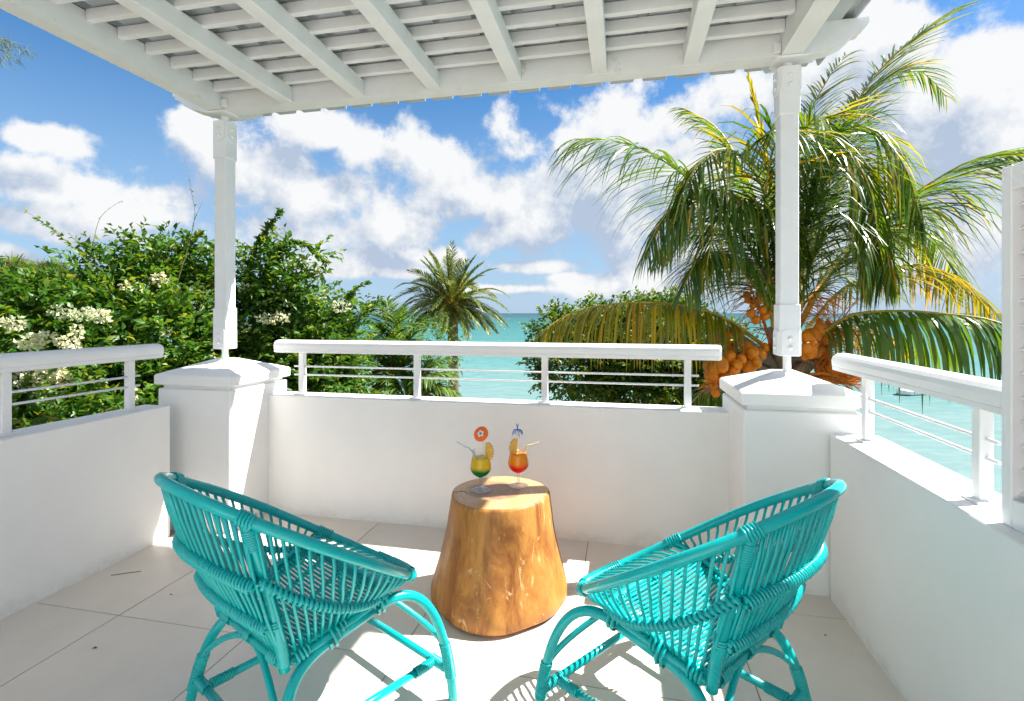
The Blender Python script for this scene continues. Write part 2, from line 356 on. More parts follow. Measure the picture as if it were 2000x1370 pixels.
# ------------------------------------------------------------------ terrace floor: slab, grout bed and single tiles
fl = empty('floor', RW(0, 0), -TH, kind='structure')
MB().box(-2.78, 1.135, -4.2, 3.13, -.28, -.012).build('slab', M['grout'], fl)
TR = [.457 - .643 * k for k in range(6)]; R0, R1 = -2.575, .935; A1 = 2.945
rl = [R1] + TR[:-1] if False else sorted([R0] + [x for x in [.457 - .643 * k for k in range(5)]] + [R1])
al = [-4.2] + [1.80 + .62 * k for k in range(-9, 2)] + [A1]
for i in range(len(rl) - 1):
    for j in range(len(al) - 1):
        g_ = .0022
        MB().box(rl[i] + g_, rl[i + 1] - g_, al[j] + g_, al[j + 1] - g_, -.011, RNG.uniform(-.0004, .0004), .0008).build('tile', M['tile'], fl)
MB().box(-2.574, .934, -4.199, 2.944, -.0115, -.0022).build('grout', M['grout'], fl)

# ------------------------------------------------------------------ parapet walls, pillars
def thing(name, r, a, z, label, cat, group=None, rz=0.): return empty(name, RW(r, a, z), -TH + rz, label, cat, group)
WT = .762
t = thing('parapet_wall', -.84, 2.94, 0, 'low white rendered front wall facing the sea, behind the tree stump table', 'wall')
MB().box(-1.416, 1.4075, 0, .18, -.3, WT).build('wall_body', M['wall'], t)
t = thing('parapet_wall', -2.57, 0, 0, 'low white rendered wall along the left side of the terrace', 'wall')
MB().box(-.18, 0, -4.2, 2.50, -.3, WT, .004).build('wall_body', M['wall'], t)
t = thing('parapet_wall', .93, 0, 0, 'low white rendered wall along the right side below the sloping handrail and shutter screen', 'wall')
MB().box(0, .2, -4.2, 2.59, -.3, WT - .012, .004).build('wall_body', M['wall'], t)
t = thing('bounce_wall', -.8, -4.2, 0, 'unseen white house wall added behind the viewer to bounce light', 'wall')  # out of view, added and set back so sunlight bounces in as fill
MB().box(-3.2, 3.2, -.2, 0, -.3, 3.2).build('wall_body', M['wall'], t)
def pillar(r0, r1, a0, a1, label):
    t = thing('pillar', (r0 + r1) / 2, (a0 + a1) / 2, 0, label, 'pillar', 'square pillars at the front corners of the terrace')
    hr, ha = (r1 - r0) / 2, (a1 - a0) / 2
    MB().box(-hr, hr, -ha, ha, -.3, .842, .006).build('shaft', M['wall'], t)
    MB().box(-hr + .022, hr - .022, -ha + .022, ha - .022, .842, .868).build('neck', M['wall'], t)
    e = .013; b = MB(); x, y = hr + e, ha + e
    V = [(-x + .004, -y + .004, .866), (x - .004, -y + .004, .866), (x - .004, y - .004, .866), (-x + .004, y - .004, .866),
         (-x, -y, .872), (x, -y, .872), (x, y, .872), (-x, y, .872), (-x, -y, .922), (x, -y, .922), (x, y, .922), (-x, y, .922),
         (-x + .008, -y + .008, .930), (x - .008, -y + .008, .930), (x - .008, y - .008, .930), (-x + .008, y - .008, .930),
         (-.05, -.05, 1.006), (.05, -.05, 1.006), (.05, .05, 1.006), (-.05, .05, 1.006)]
    F = [(3, 2, 1, 0), (16, 17, 18, 19)]
    for k in (0, 4, 8, 12): F += [(k + i, k + (i + 1) % 4, k + 4 + (i + 1) % 4, k + 4 + i) for i in range(4)]
    b.add(V, F); b.build('cap', M['wall'], t)
pillar(-2.765, -2.255, 2.60, 3.13, 'white square masonry pillar with pyramid cap at the left corner')
pillar(.566, 1.072, 2.60, 3.13, 'white square masonry pillar with pyramid cap at the right corner')

# ------------------------------------------------------------------ handrails
def rail_profile(mb, x0, x1):      # top rail running along local x: rounded top, side groove, narrow foot
    pts = [(-.046, .004), (-.046, .020), (-.0435, .022), (-.048, .026), (-.050, .050), (-.046, .066), (-.034, .078), (-.014, .084), (.014, .084), (.034, .078), (.046, .066), (.050, .050), (.048, .026), (.0435, .022), (.046, .020), (.046, .004), (.03, 0), (-.03, 0)]
    s0 = .93
    n = len(pts); V = []; e = .012
    for x, s in ((x0, s0), (x0 + e, 1.), (x1 - e, 1.), (x1, s0)):
        V += [(x, p * s, .042 + (q - .042) * s) for p, q in pts]
    F = [tuple(range(n)), tuple(reversed(range(3 * n, 4 * n)))]
    for k in range(3): F += [(k * n + i, (k + 1) * n + i, (k + 1) * n + (i + 1) % n, k * n + (i + 1) % n) for i in range(n)]
    mb.add(V, F, False); return mb
def handrail(loc, rz, x0, x1, posts, bars, label, zt=1.122, ext=.06):
    t = empty('handrail', loc, rz, label, 'handrail', 'white metal handrails on the parapet walls')
    fixn(rail_profile(MB(), x0, x1).build('top_rail', M['paint'], t, (0, 0, zt - .084 - WT)))
    pm = MB().box(-.018, .018, -.018, .018, .006, zt - .080 - WT, .002).mesh('post', M['paint'])
    bm = MB().box(-.04, .04, -.035, .035, .0006, .008, .002).mesh('base_plate', M['paint'])
    bo = MB().lathe([(.0001, .014), (.005, .0135), (.0055, .008), (.0055, .0075)], 8).mesh('bolt', M['paint'])
    for x in posts:
        p = link('post', pm, t, (x, 0, 0)); link('base_plate', bm, p, (0, 0, 0))
        for sx in (-1, 1): link('bolt', bo, p, (sx * .029, 0, 0))
    for z in bars: MB().tube([(min(posts) - ext, 0, z - WT), (max(posts) + ext, 0, z - WT)], .0062, 8).build('rail_bar', M['paint'], t)
    return t
handrail(RW(0, 3.03, WT), -TH, -2.253, .538, (-2.069, -1.259, -.448, .364), (.948, .893), 'long white handrail on the front wall, seen against the sea')
handrail(RW(-2.66, 0, WT), -TH + math.pi / 2, -2.5, 2.50, (2.326, 1.738, 1.15, .56), (.948, .893), 'white handrail on the left wall in front of the flowering bushes')
handrail(RW(1.03, 0, WT - .012), -TH + math.pi / 2, 1.587, 2.72, (2.459, 1.748), (.948, .893), 'short white handrail on the right wall ending at the shutter screen', ext=.07)

# ------------------------------------------------------------------ shutter screen on the right wall
t = thing('shutter_screen', 1.03, 1.585, WT - .012, 'white framed louvred shutter screen at the right edge, standing on the right wall', 'screen')
Sx = -.055; E = .030
MB().box(Sx, E, -.037, 0, 0, .93, .003).build('frame_stile', M['paint'], t)
MB().box(Sx, E, -1.07, -1.035, 0, .93, .003).build('frame_stile', M['paint'], t)
MB().box(Sx + .001, E - .001, -1.035, -.037, 0, .075, .003).build('frame_rail', M['paint'], t)
MB().box(Sx + .001, E - .001, -1.035, -.037, .865, .93, .003).build('frame_rail', M['paint'], t)
sm = MB().prism([(-.039, -.014), (-.037, -.018), (.002, .006), (-.001, .010)], -1.035, -.037, 1).mesh('slat', M['paint'])
for k in range(13): link('slat', sm, t, (0, 0, .104 + k * .0615))
MB().box(.0285, .031, -1.06, -.04, .02, .91).build('slot_shade_sheet', M['dark'], t)  # dark sheet added behind the slats so their slots look shaded

# ------------------------------------------------------------------ pergola roof
pg = thing('pergola', -.85, 2.81, 0, 'white painted timber pergola roof with rafters, battens and corrugated sheets over the terrace', 'pergola')
def prt(mb, name, m='wpaint', parent=pg, loc=None): return mb.build(name, M[m], parent, loc)
def pr(r): return r + .85
def pa(a): return a - 2.81
ZB = 2.57
def carved(d):  # end profile (x outward, z) of a beam tip, d = overall overhang
    return [(0, ZB), (.07, ZB - .0), (.075, ZB + .012), (.13, ZB + .022), (.19, ZB + .048), (.225, ZB + .080), (.235, ZB + .092), (.262, ZB + .096), (.268, ZB + .118), (.285, ZB + .122), (.285, ZB + .152), (0, ZB + .152)]
poly = carved(0)
rr0, rr1 = pr(-2.535), pr(.875)
pts = [(rr1 + x, z) for x, z in poly] + [(rr0 - x, z) for x, z in reversed(poly)]
fixn(prt(MB().prism(pts, pa(2.757), pa(2.857), 1), 'front_beam'))
for rc, nm in ((-2.49, 'side_beam'), (.82, 'side_beam')):
    fb = [(pa(2.757) - .001, ZB + .003), (pa(2.757) - .001, ZB + .138), (pa(-.55), ZB + .138), (pa(-.55), ZB + .003)]
    fixn(prt(MB().prism(fb, pr(rc - .05), pr(rc + .05), 0), nm))
    tip = [(pa(2.857) + .001 + x, z + .001) for x, z in poly]
    fixn(prt(MB().prism(tip, pr(rc - .048), pr(rc + .048), 0), 'beam_tip'))
raf = [-1.985, -1.515, -1.045, -.575, -.115, .345]
rm = MB().box(-.038, .038, pa(-.55), pa(2.756), ZB + .004, ZB + .098, .003).mesh('rafter', M['wpaint'])
for r in raf: link('rafter', rm, pg, (pr(r), 0, 0))
bmh = MB().box(pr(-2.438), pr(.768), -.016, .016, ZB + .092, ZB + .146, .002).mesh('batten', M['wpaint'])
for k in range(22): link('batten', bmh, pg, (0, pa(2.69 - k * .152), RNG.uniform(-.001, .001)))
# trapezoidal sheets, four ribs each, ribs running towards the sea
pitch = .194
def sheet(r0, nrib, z):
    prof = []
    for k in range(nrib):
        b = r0 + k * pitch; prof += [(b, 0), (b + .128, 0), (b + .138, .034), (b + .176, .034), (b + .186, 0)]
    prof.append((r0 + nrib * pitch + .002, 0)); n = len(prof); V = []
    for (aa, dz) in ((pa(3.238), 0), (pa(-.56), 0)):
        for u, w in prof: V.append((pr(u), aa, ZB + .150 + w + z))
    for (aa, dz) in ((pa(3.238), 0), (pa(-.56), 0)):
        for u, w in prof: V.append((pr(u), aa, ZB + .1508 + w + z))
    F = [(i, i + 1, n + i + 1, n + i) for i in range(n - 1)] + [(2 * n + i + 1, 2 * n + i, 3 * n + i, 3 * n + i + 1) for i in range(n - 1)]
    F += [(i + 1, i, 2 * n + i, 2 * n + i + 1) for i in range(n - 1)]
    prt(MB().add(V, F), 'roof_sheet', 'sheet')
for k in range(5): sheet(-2.56 + k * 4 * pitch - .02, 4 if k < 4 else 3, .001 * (k % 2))
def post(r, a, zb, zt):
    p = prt(MB().box(-.043, .043, -.043, .043, zb + .20, zt - .18, .004), 'post', loc=(pr(r), pa(a), 0))
    for z0, z1 in ((zb, zb + .26), (zt - .24, zt)): prt(MB().box(-.049, .049, -.049, .049, z0, z1, .004), 'sleeve', parent=p)
    prt(MB().tube([(0, 0, .99), (0, 0, zb + .01)], .019, 14), 'foot_tube', 'paint', p)
    prt(MB().tube([(0, 0, zt - .01), (0, 0, ZB + .01)], .024, 14), 'head_tube', 'paint', p)
    for z0 in (zb + .004, zt - .135):
        for sx, sy in ((0, -1), (1, 0), (-1, 0)):
            b = MB(); pts = [(-.04, z0), (.04, z0), (.04, z0 + .115), (.024, z0 + .127), (.0, z0 + .13), (-.024, z0 + .127), (-.04, z0 + .115)]
            if z0 > 2: pts = [(-.04, z0 + .13), (-.04, z0 + .02), (-.026, z0 + .012), (-.018, z0), (.018, z0), (.026, z0 + .012), (.04, z0 + .02), (.04, z0 + .13)]
            if sy: b.prism(pts, -.0545, -.0485, 1)
            else: b.prism(pts, *( (.0485, .0545) if sx > 0 else (-.0545, -.0485)), 0)
            fixn(prt(b, 'bracket_plate', 'paint', p))
            for zz in (z0 + .04, z0 + .085):
                nut = MB().lathe([(.0001, .011), (.008, .010), (.0105, .006), (.0105, 0)], 8)
                rot = (math.pi / 2, 0, 0) if sy else (0, sx * math.pi / 2, 0); lc = (0, -.054, zz) if sy else (sx * .054, 0, zz)
                nut.build('bolt', M['paint'], p, lc, rot)
post(-2.49, 2.83, 1.072, 2.523); post(.82, 2.83, 1.085, 2.535)
# gussets where the posts carry the beams
for r in (-2.49, .82):
    prt(MB().box(pr(r) - .075, pr(r) + .075, pa(2.742), pa(2.872), ZB - .010, ZB + .0015, .003), 'seat_plate', 'paint')
    MB().box(pr(r) + (.052 if r < 0 else -.088), pr(r) + (.088 if r < 0 else -.052), pa(2.735), pa(2.7565), ZB + .012, ZB + .06, .002).build('angle_cleat', M['paint'], pg)

# ------------------------------------------------------------------ rattan chairs
CH = dict(y0=-.005, b=.38, w=.353, n=1.849, z0=.551, k=-.662, sb=.203, yb=-.168, zb=.358, sf=.245, yf=.139, zf=.438, t1=2.445, t2=.928, q=.324, e=-.147, g=.055)
def rimp(t):
    c, s = np.cos(t), np.sin(t); r = (np.abs(c) ** CH['n'] + np.abs(s) ** CH['n']) ** (-1 / CH['n'])
    x = CH['w'] * s * r * (1 + CH['e'] * c * r); y = CH['y0'] + CH['b'] * c * r; return np.stack([x, y, CH['z0'] + CH['k'] * y + CH['q'] * y * y + CH['g'] * (s * r) ** 2], -1)
def bez(P, m=24):
    t = np.linspace(0, 1, m)[:, None]; P = [np.array(p, float) for p in P]
    return (1 - t) ** 3 * P[0] + 3 * t * (1 - t) ** 2 * P[1] + 3 * t * t * (1 - t) * P[2] + t ** 3 * P[3]
def arc(P):
    P = np.asarray(P); s = np.r_[0, np.cumsum(np.linalg.norm(np.diff(P, axis=0), axis=1))]; return P, s
def resample(P, n):
    P, s = arc(P); u = np.linspace(0, s[-1], n); return np.stack([np.interp(u, s, P[:, i]) for i in range(3)], -1)
def wraps(mb, P, r, pitch=.0075, wr=.0036, s0=0., s1=None, jit=.0006, sides=10):   # a strip wound round a cane
    P, s = arc(P); s1 = s[-1] if s1 is None else s1
    turns = max(2, int((s1 - s0) / pitch)); m = turns * sides
    u = np.linspace(s0, s1, m); Q = np.stack([np.interp(u, s, P[:, i]) for i in range(3)], -1)
    T, Nn, B = frames(Q); a = np.linspace(0, turns * 2 * np.pi, m)
    rr = r + wr * .45 + RNG.normal(0, jit, m) * .6
    Wp = Q + rr[:, None] * (np.cos(a)[:, None] * Nn + np.sin(a)[:, None] * B)
    Tn = np.gradient(Wp, axis=0); Tn /= np.linalg.norm(Tn, axis=1)[:, None]; out = (Wp - Q) / rr[:, None]; sd = np.cross(Tn, out)
    V = np.stack([Wp - sd * wr, Wp + out * wr * .85 - sd * wr * .4, Wp + out * wr * .85 + sd * wr * .4, Wp + sd * wr], 1)
    F = [(i * 4 + k, i * 4 + k + 1, (i + 1) * 4 + k + 1, (i + 1) * 4 + k) for i in range(m - 1) for k in range(3)]
    mb.add(V, F, True); return mb
def WR(name, parent, *a, **k): return wraps(MB(), *a, **k).build(name, M['rattan'], parent)
def corner(k, sg): return np.array([sg * CH['s' + k], CH['y' + k], CH['z' + k]])
# perimeter stations: seat frame point and rim point, s in 0..1 per side
def station(side, s):
    if side == 'back':
        a, b = corner('b', -1), corner('b', 1); return a + (b - a) * s, rimp(-CH['t1'] + (-(2 * math.pi - 2 * CH['t1'])) * s if False else -CH['t1'] - (2 * math.pi - 2 * CH['t1']) * s)
    if side == 'front':
        a, b = corner('f', -1), corner('f', 1); return a + (b - a) * s, rimp(-CH['t2'] + 2 * CH['t2'] * s)
    sg = -1 if side == 'left' else 1
    a, b = corner('b', sg), corner('f', sg); return a + (b - a) * s, rimp(sg * (CH['t1'] + (CH['t2'] - CH['t1']) * s))
def shell(side, s, f, bulge=.022):
    A, B = station(side, s); P = A + (B - A) * f; c = np.array([0, -.02, P[2]]); o = P - c; o /= np.linalg.norm(o) + 1e-9
    return P + o * bulge * 4 * f * (1 - f)
RA = M['rattan']
def chair():
    t = empty('rattan_chair', (0, 0, 0))
    T_ = np.linspace(0, 2 * np.pi, 97)[:-1]; rim_ = rimp(T_)
    rm_ = MB().tube(rim_, .0150, 14, closed=True).build('rim', RA, t)
    corners = [corner('b', -1), corner('b', 1), corner('f', 1), corner('f', -1)]
    # seat frame: rounded rectangle, two canes one over the other
    def rounded(off, grow):
        P = []; cs = [c * np.array([grow, grow, 1]) + [0, 0, off] for c in corners]
        for i in range(4):
            a, b, c = cs[i - 1], cs[i], cs[(i + 1) % 4]; d1 = (a - b) / np.linalg.norm(a - b); d2 = (c - b) / np.linalg.norm(c - b); r = .035
            for u in np.linspace(0, 1, 6): P.append((1 - u) ** 2 * (b + d1 * r) + 2 * u * (1 - u) * b + u * u * (b + d2 * r))
            P += [b + (c - b) * u for u in np.linspace(.2, .8, 6)]
        return np.array(P)
    sf = MB().tube(rounded(-.012, 1.0), .0125, 10, closed=True).build('seat_frame', RA, t)
    MB().tube(rounded(.010, .985), .0085, 8, closed=True).build('seat_edge', RA, t)
    for sd in ('back', 'left', 'right', 'front'):
        A = station(sd, 0.)[0]; B = station(sd, 1.)[0]; ln = np.linalg.norm(B - A)
        for (u0, u1) in ((.06, .2), (.46, .54), (.82, .94)):
            WR('frame_binding', sf, [A + (B - A) * u0 - [0, 0, .004], A + (B - A) * u1 - [0, 0, .004]], .0175, .0105, .0042, jit=.0008)
    # four uprights and their bindings at the rim
    for sg in (-1, 1):
        A = corner('b', sg); B = rimp(sg * CH['t1']); P = resample(bez([A - [0, 0, .02], A + (B - A) * .33 + [0, .01, 0], A + (B - A) * .66 + [0, .006, 0], B - (B - A) * .012]), 20)
        up = MB().tube(P, .0165, 12).build('upright', RA, t); _, s = arc(P)
        WR('binding', up, P, .0167, .0066, .0033, s[-1] - .080, s[-1] - .018, jit=.0003); WR('binding', up, P, .0168, .008, .004, s[-1] * .60, s[-1] * .60 + .03); WR('binding', up, P, .0168, .008, .0035, s[-1] * .30, s[-1] * .30 + .026)
        tt = sg * CH['t1'] + np.linspace(-.055, .055, 9); WR('rim_binding', up, rimp(tt), .0153, .0085, .0042, jit=.0004)
        A = corner('f', sg); B = rimp(sg * CH['t2']); P = np.array([A, (A + B) / 2 + [sg * .006, .006, 0], B]); P = resample(P, 8)
        up = MB().tube(P, .010, 8).build('upright', RA, t); tt = sg * CH['t2'] + np.linspace(-.07, .07, 9); WR('rim_binding', up, rimp(tt), .0153, .009, .0042, jit=.0004)
    # spindles between seat frame and rim
    for sd, n_, dbl in (('back', 21, True), ('left', 17, False), ('right', 17, False), ('front', 19, False)):
        for k in range(n_):
            s = (k + .7) / (n_ + .4)
            for d in ((0, .011) if dbl else (0,)):
                ss = s + (.018 if d else 0); bl = .018 + d
                P = [shell(sd, ss, f, bl) for f in np.linspace(0, .985, 7)]; P = np.array(P) + RNG.normal(0, .0009, (7, 3))
                if d: P[:, 2] -= 0
                MB().tube(P, .0046 if dbl else .0050, 6).build('spindle', RA, t)
    # front rim wrapped where the seat canes turn over it
    WR('rim_wrap', rm_, rimp(np.linspace(-.34, .34, 24)), .0153, .0082, .0040, jit=.0005)
    # bands: the upper one runs on along the sides down to the front corners, the lower one is on the back only
    def band(pth, name, rr=.0070):
        P = resample(pth, 60); dn = np.array([0, 0, .0070])
        o = MB().tube(P + dn, rr, 8).build(name, RA, t); MB().tube(P - dn, rr, 8).build(name, RA, t); return o, P
    up = [shell('back', s, .58, .036) for s in np.linspace(.03, .97, 24)]
    o, P = band(up, 'back_band'); WR('band_binding', o, P, .0138, .0098, .0042, jit=.0010)
    lo = [shell('back', s, .28, .036) for s in np.linspace(.03, .97, 24)]
    o, P = band(lo, 'back_band'); WR('band_binding', o, P, .0138, .0098, .0042, jit=.0010)
    for sd in ('left', 'right'):
        P = resample([shell(sd, s, .58 * (1 - s) ** 1.15 + .04, .026) for s in np.linspace(.0, .97, 20)], 40)
        o = MB().tube(P, .0080, 8).build('side_band', RA, t); WR('band_binding', o, P, .0086, .0150, .0052, jit=.0005)
    # seat canes across, a few bearers below
    for k in range(27):
        s = (k + .6) / 27.2; a = station('left', s)[0]; b_ = station('right', s)[0]; x = np.linspace(0, 1, 7)
        P = a + (b_ - a) * x[:, None]; P[:, 2] += .004 - .020 * np.sin(np.pi * x) * math.sin(math.pi * s); MB().tube(P, .0042, 6).build('seat_cane', RA, t)
    for x in (-.12, 0, .12):
        P = np.array([(x, CH['yb'] + (CH['yf'] - CH['yb']) * u, CH['zb'] + (CH['zf'] - CH['zb']) * u - .010 - .02 * math.sin(math.pi * u)) for u in np.linspace(0, 1, 7)]); MB().tube(P, .008, 8).build('seat_bearer', RA, t)
    # legs: each side one bent cane from the front foot under the seat rail to the rear foot
    def legf(sg, part):
        c0, c1 = corner('b', sg), corner('f', sg); d = c1 - c0; d0 = d / np.linalg.norm(d)
        if part == 'f': F = np.array([sg * .315, .353, 0]); A = c0 + .9 * d - [0, 0, .03]; return bez([A, A + .17 * d0, F + [-sg * .01, -.02, .28], F], 30)
        F = np.array([sg * .301, -.24, 0]); A = c0 + .42 * d - [0, 0, .03]; return bez([A, A - .2 * d0, F + [-sg * .01, .06, .22], F], 30)
    def ptz(P, z): i = np.argmin(np.abs(P[8:, 2] - z)) + 8; return P[i], i
    LF = {sg: legf(sg, 'f') for sg in (-1, 1)}; LR = {sg: legf(sg, 'r') for sg in (-1, 1)}
    for sg in (-1, 1):
        for P, z0, z1 in ((LF[sg], .07, .21), (LR[sg], .09, .20)):
            lg_ = MB().tube(P, .0152, 12).build('leg', RA, t); i1 = ptz(P, z0)[1]; i0 = ptz(P, z1)[1]; WR('leg_binding', lg_, P[i0:i1 + 1], .0153, .0068, .0033, jit=.0003)
        MB().tube([LR[sg][0] + (LR[sg][0] - LF[sg][0]) * -.02, LF[sg][0]], .0150, 12).build('side_rail', RA, t)
        for q in (LF[sg][0], LR[sg][0]):
            dd = (LF[sg][0] - LR[sg][0]); dd /= np.linalg.norm(dd); WR('rail_binding', t, [q + [0, 0, .014] - dd * .015, q + [0, 0, .014] + dd * .015], .0285, .0105, .005, jit=.001)
    f0, f1 = ptz(LF[-1], .105)[0], ptz(LF[1], .105)[0]; r0, r1 = ptz(LR[-1], .115)[0], ptz(LR[1], .115)[0]
    for (a, b_) in ((f0, f1), (r0, r1)):
        o = MB().tube([a, b_], .0130, 12).build('cross_stretcher', RA, t); d = b_ - a
        for u0, u1 in ((.03, .15), (.85, .97)): WR('stretcher_binding', o, [a + d * u0, a + d * u1], .0131, .007, .0033, jit=.0003)
    for u in (.115, .885):
        a = r0 + (r1 - r0) * u; b_ = f0 + (f1 - f0) * u; o = MB().tube([a, b_], .0125, 12).build('long_stretcher', RA, t); d = b_ - a
        for u0, u1 in ((.03, .16), (.84, .97)): WR('stretcher_binding', o, [a + d * u0, a + d * u1], .0126, .007, .0033, jit=.0003)
    for sg in (-1, 1):
        for P, y, z in ((LR[sg], CH['yb'], CH['zb'] - .022), (LF[sg], CH['yf'], CH['zf'] - .022)):
            e, i = ptz(P, .185); s0 = np.array([sg * .012, y, z]); Q = bez([s0, s0 + [sg * .07, 0, .004], e + (P[i - 3] - P[i]) * .2 + [-sg * .055, 0, .07], e], 16); MB().tube(Q, .0098, 10).build('brace', RA, t)
    return t
def copy_tree(o, parent=None):
    c = o.copy(); COL.objects.link(c)
    if parent: c.parent = parent
    for ch in o.children: copy_tree(ch, c)
    return c
c1 = chair(); c1.location = (-.664, 1.641, 0); c1.rotation_euler = (0, 0, -.683)
tag(c1, 'turquoise rattan tub chair left of the tree stump, seen from behind', 'chair', 'turquoise rattan tub chairs')
c2 = copy_tree(c1); c2.location = (.551, 1.568, 0); c2.rotation_euler = (0, 0, .721)
c2['label'] = 'turquoise rattan tub chair right of the tree stump, by the shutter screen side wall'

# ------------------------------------------------------------------ stump table
def stump_side():
    def ex(t, b, vec, colr):
        mp = t.nodes.new('ShaderNodeMapping'); t.links.new(vec, mp.inputs[0]); mp.inputs['Scale'].default_value = (1, 1, .34)
        n1 = noise(t, mp.outputs[0], 9, 7, .65, .8); n2 = noise(t, mp.outputs[0], 45, 5, .6); n3 = noise(t, vec, 3.2, 4, .6, .4); n4 = noise(t, vec, 7, 6, .7, 1.2)
        c = mixc(t, rng_(t, n1, .34, .66), (.22, .075, .016, 1), (.52, .235, .055, 1))
        c = mixc(t, mth(t, 'MULTIPLY', rng_(t, n2, .4, .7), .35), c, (.24, .085, .02, 1))
        c = mixc(t, rng_(t, n3, .5, .72), c, (.47, .19, .032, 1))
        c = mixc(t, mth(t, 'MULTIPLY', rng_(t, noise(t, mp.outputs[0], 14, 8, .75, 1.5), .58, .63), .75), c, (.66, .45, .20, 1))
        c = mixc(t, mth(t, 'MULTIPLY', rng_(t, n4, .66, .74), .7), c, (.10, .045, .02, 1))
        t.links.new(c, b.inputs['Base Color'])
        bn = t.nodes.new('ShaderNodeBump'); bn.inputs['Strength'].default_value = .6; bn.inputs['Distance'].default_value = .006
        t.links.new(mth(t, 'ADD', n1, mth(t, 'MULTIPLY', n2, .3)), bn.inputs['Height']); t.links.new(bn.outputs[0], b.inputs['Normal'])
    return mat('debarked_stump_wood', (.5, .25, .07), .5, .1, 5, 0, 1, .35, .03, extra=ex)
def stump_top():
    def ex(t, b, vec, colr):
        w = t.nodes.new('ShaderNodeTexWave'); w.wave_type = 'RINGS'; w.rings_direction = 'Z'; w.inputs['Scale'].default_value = 13; w.inputs['Distortion'].default_value = 5; w.inputs['Detail'].default_value = 4; w.inputs['Detail Scale'].default_value = 1.2; t.links.new(vec, w.inputs[0])
        sp = t.nodes.new('ShaderNodeVectorMath'); sp.operation = 'LENGTH'; mp = t.nodes.new('ShaderNodeMapping'); t.links.new(vec, mp.inputs[0]); mp.inputs['Location'].default_value = (.02, -.02, 0); mp.inputs['Scale'].default_value = (1, 1, 0); t.links.new(mp.outputs[0], sp.inputs[0])
        n = noise(t, vec, 8, 6, .65, 1.); heart = rng_(t, mth(t, 'ADD', sp.outputs[1], mth(t, 'MULTIPLY_ADD', n, .17, -.085)), .10, .145, 1, 0)
        c = mixc(t, w.outputs[1], (.66, .43, .22, 1), (.58, .34, .15, 1)); c = mixc(t, rng_(t, n, .4, .75), c, (.50, .26, .10, 1))
        hc = mixc(t, rng_(t, noise(t, vec, 22, 5, .7, .8), .35, .65), (.34, .17, .09, 1), (.20, .09, .06, 1)); c = mixc(t, mth(t, 'MULTIPLY', heart, .8), c, hc)
        t.links.new(c, b.inputs['Base Color'])
    return mat('sawn_stump_top', (.6, .38, .18), .32, .1, 5, .1, 60, .45, .15, extra=ex)
st = empty('stump_table', (-.055, 2.36, 0), .4, 'varnished tree stump table carrying two cocktails between the chairs', 'table')
def sr(r, z, t):
    k = 1 + .022 * math.sin(2 * t + .6) + .014 * math.sin(3 * t + 2) + .010 * math.sin(5 * t + z * 5) + .006 * math.sin(9 * t + z * 9)
    fl_ = max(0, .2 - z) * .10 * (math.sin(3 * t + 1) + .5 * math.sin(5 * t)); return r * k + fl_ * .35, z + (.004 * math.sin(t + 2.3) if z < .05 else 0)
prof = [(.286, .010), (.306, .012), (.313, .022), (.313, .06), (.303, .10), (.288, .15), (.272, .21), (.257, .27), (.246, .33), (.238, .39), (.231, .44), (.227, .467), (.222, .4765), (.217, .479)]
MB().lathe(prof, 72, fn=sr).build('trunk_side', stump_side(), st)
top = MB(); top.lathe([(.2171, .4791), (.15, .4797), (.08, .4797), (.001, .48)], 72, fn=sr); top.build('sawn_top', stump_top(), st)
MB().lathe([(.001, .001), (.280, .001), (.286, .010)], 40, fn=lambda r, z, t: (r, z)).build('underside', M['dark'], st)  # coloured near black to paint the shade in the gap below the stump
cr = [at(888, 955, 2.34), at(900, 953, 2.36), at(908, 955, 2.35), at(914, 961, 2.33)]
mi = Matrix.Rotation(-.4, 3, 'Z')
Q = [mi @ (Vector(p) - Vector((-.055, 2.36, 0))) for p in cr]; MB().tube([(q.x, q.y, .4797) for q in Q], .0014, 5).build('crack', M['dark'], st)

# ------------------------------------------------------------------ cocktails
def glassmat():      # thin clear glass: see-through with Fresnel reflections
    m = bpy.data.materials.new('clear_glass'); m.use_nodes = True; t = m.node_tree; t.nodes.remove(t.nodes['Principled BSDF'])
    tr = t.nodes.new('ShaderNodeBsdfTransparent'); tr.inputs[0].default_value = (.97, .975, .975, 1); gl = t.nodes.new('ShaderNodeBsdfGlossy'); gl.inputs['Roughness'].default_value = .03
    lw = t.nodes.new('ShaderNodeLayerWeight'); lw.inputs[0].default_value = .24; mx = t.nodes.new('ShaderNodeMixShader')
    t.links.new(mth(t, 'MULTIPLY_ADD', lw.outputs[0], .45, .01, True), mx.inputs[0]); t.links.new(tr.outputs[0], mx.inputs[1]); t.links.new(gl.outputs[0], mx.inputs[2]); t.links.new(mx.outputs[0], t.nodes['Material Output'].inputs[0]); return m
def drinkmat(name, lo, hi, z0, z1):
    def ex(t, b, vec, colr):
        sp = t.nodes.new('ShaderNodeSeparateXYZ'); t.links.new(vec, sp.inputs[0]); n = noise(t, vec, 60, 3, .5)
        f = rng_(t, mth(t, 'ADD', sp.outputs[2], mth(t, 'MULTIPLY_ADD', n, .012, -.006)), z0, z1); c = mixc(t, f, (*lo, 1), (*hi, 1)); t.links.new(c, b.inputs['Base Color'])
        b.inputs['Subsurface Weight'].default_value = .0
        tr = t.nodes.new('ShaderNodeBsdfTranslucent'); t.links.new(c, tr.inputs[0]); mx = t.nodes.new('ShaderNodeMixShader'); mx.inputs[0].default_value = .12
        t.links.new(b.outputs[0], mx.inputs[1]); t.links.new(tr.outputs[0], mx.inputs[2]); t.links.new(mx.outputs[0], t.nodes['Material Output'].inputs[0])
    return mat(name, hi, .15, .05, 30, 0, 1, .4, extra=ex)
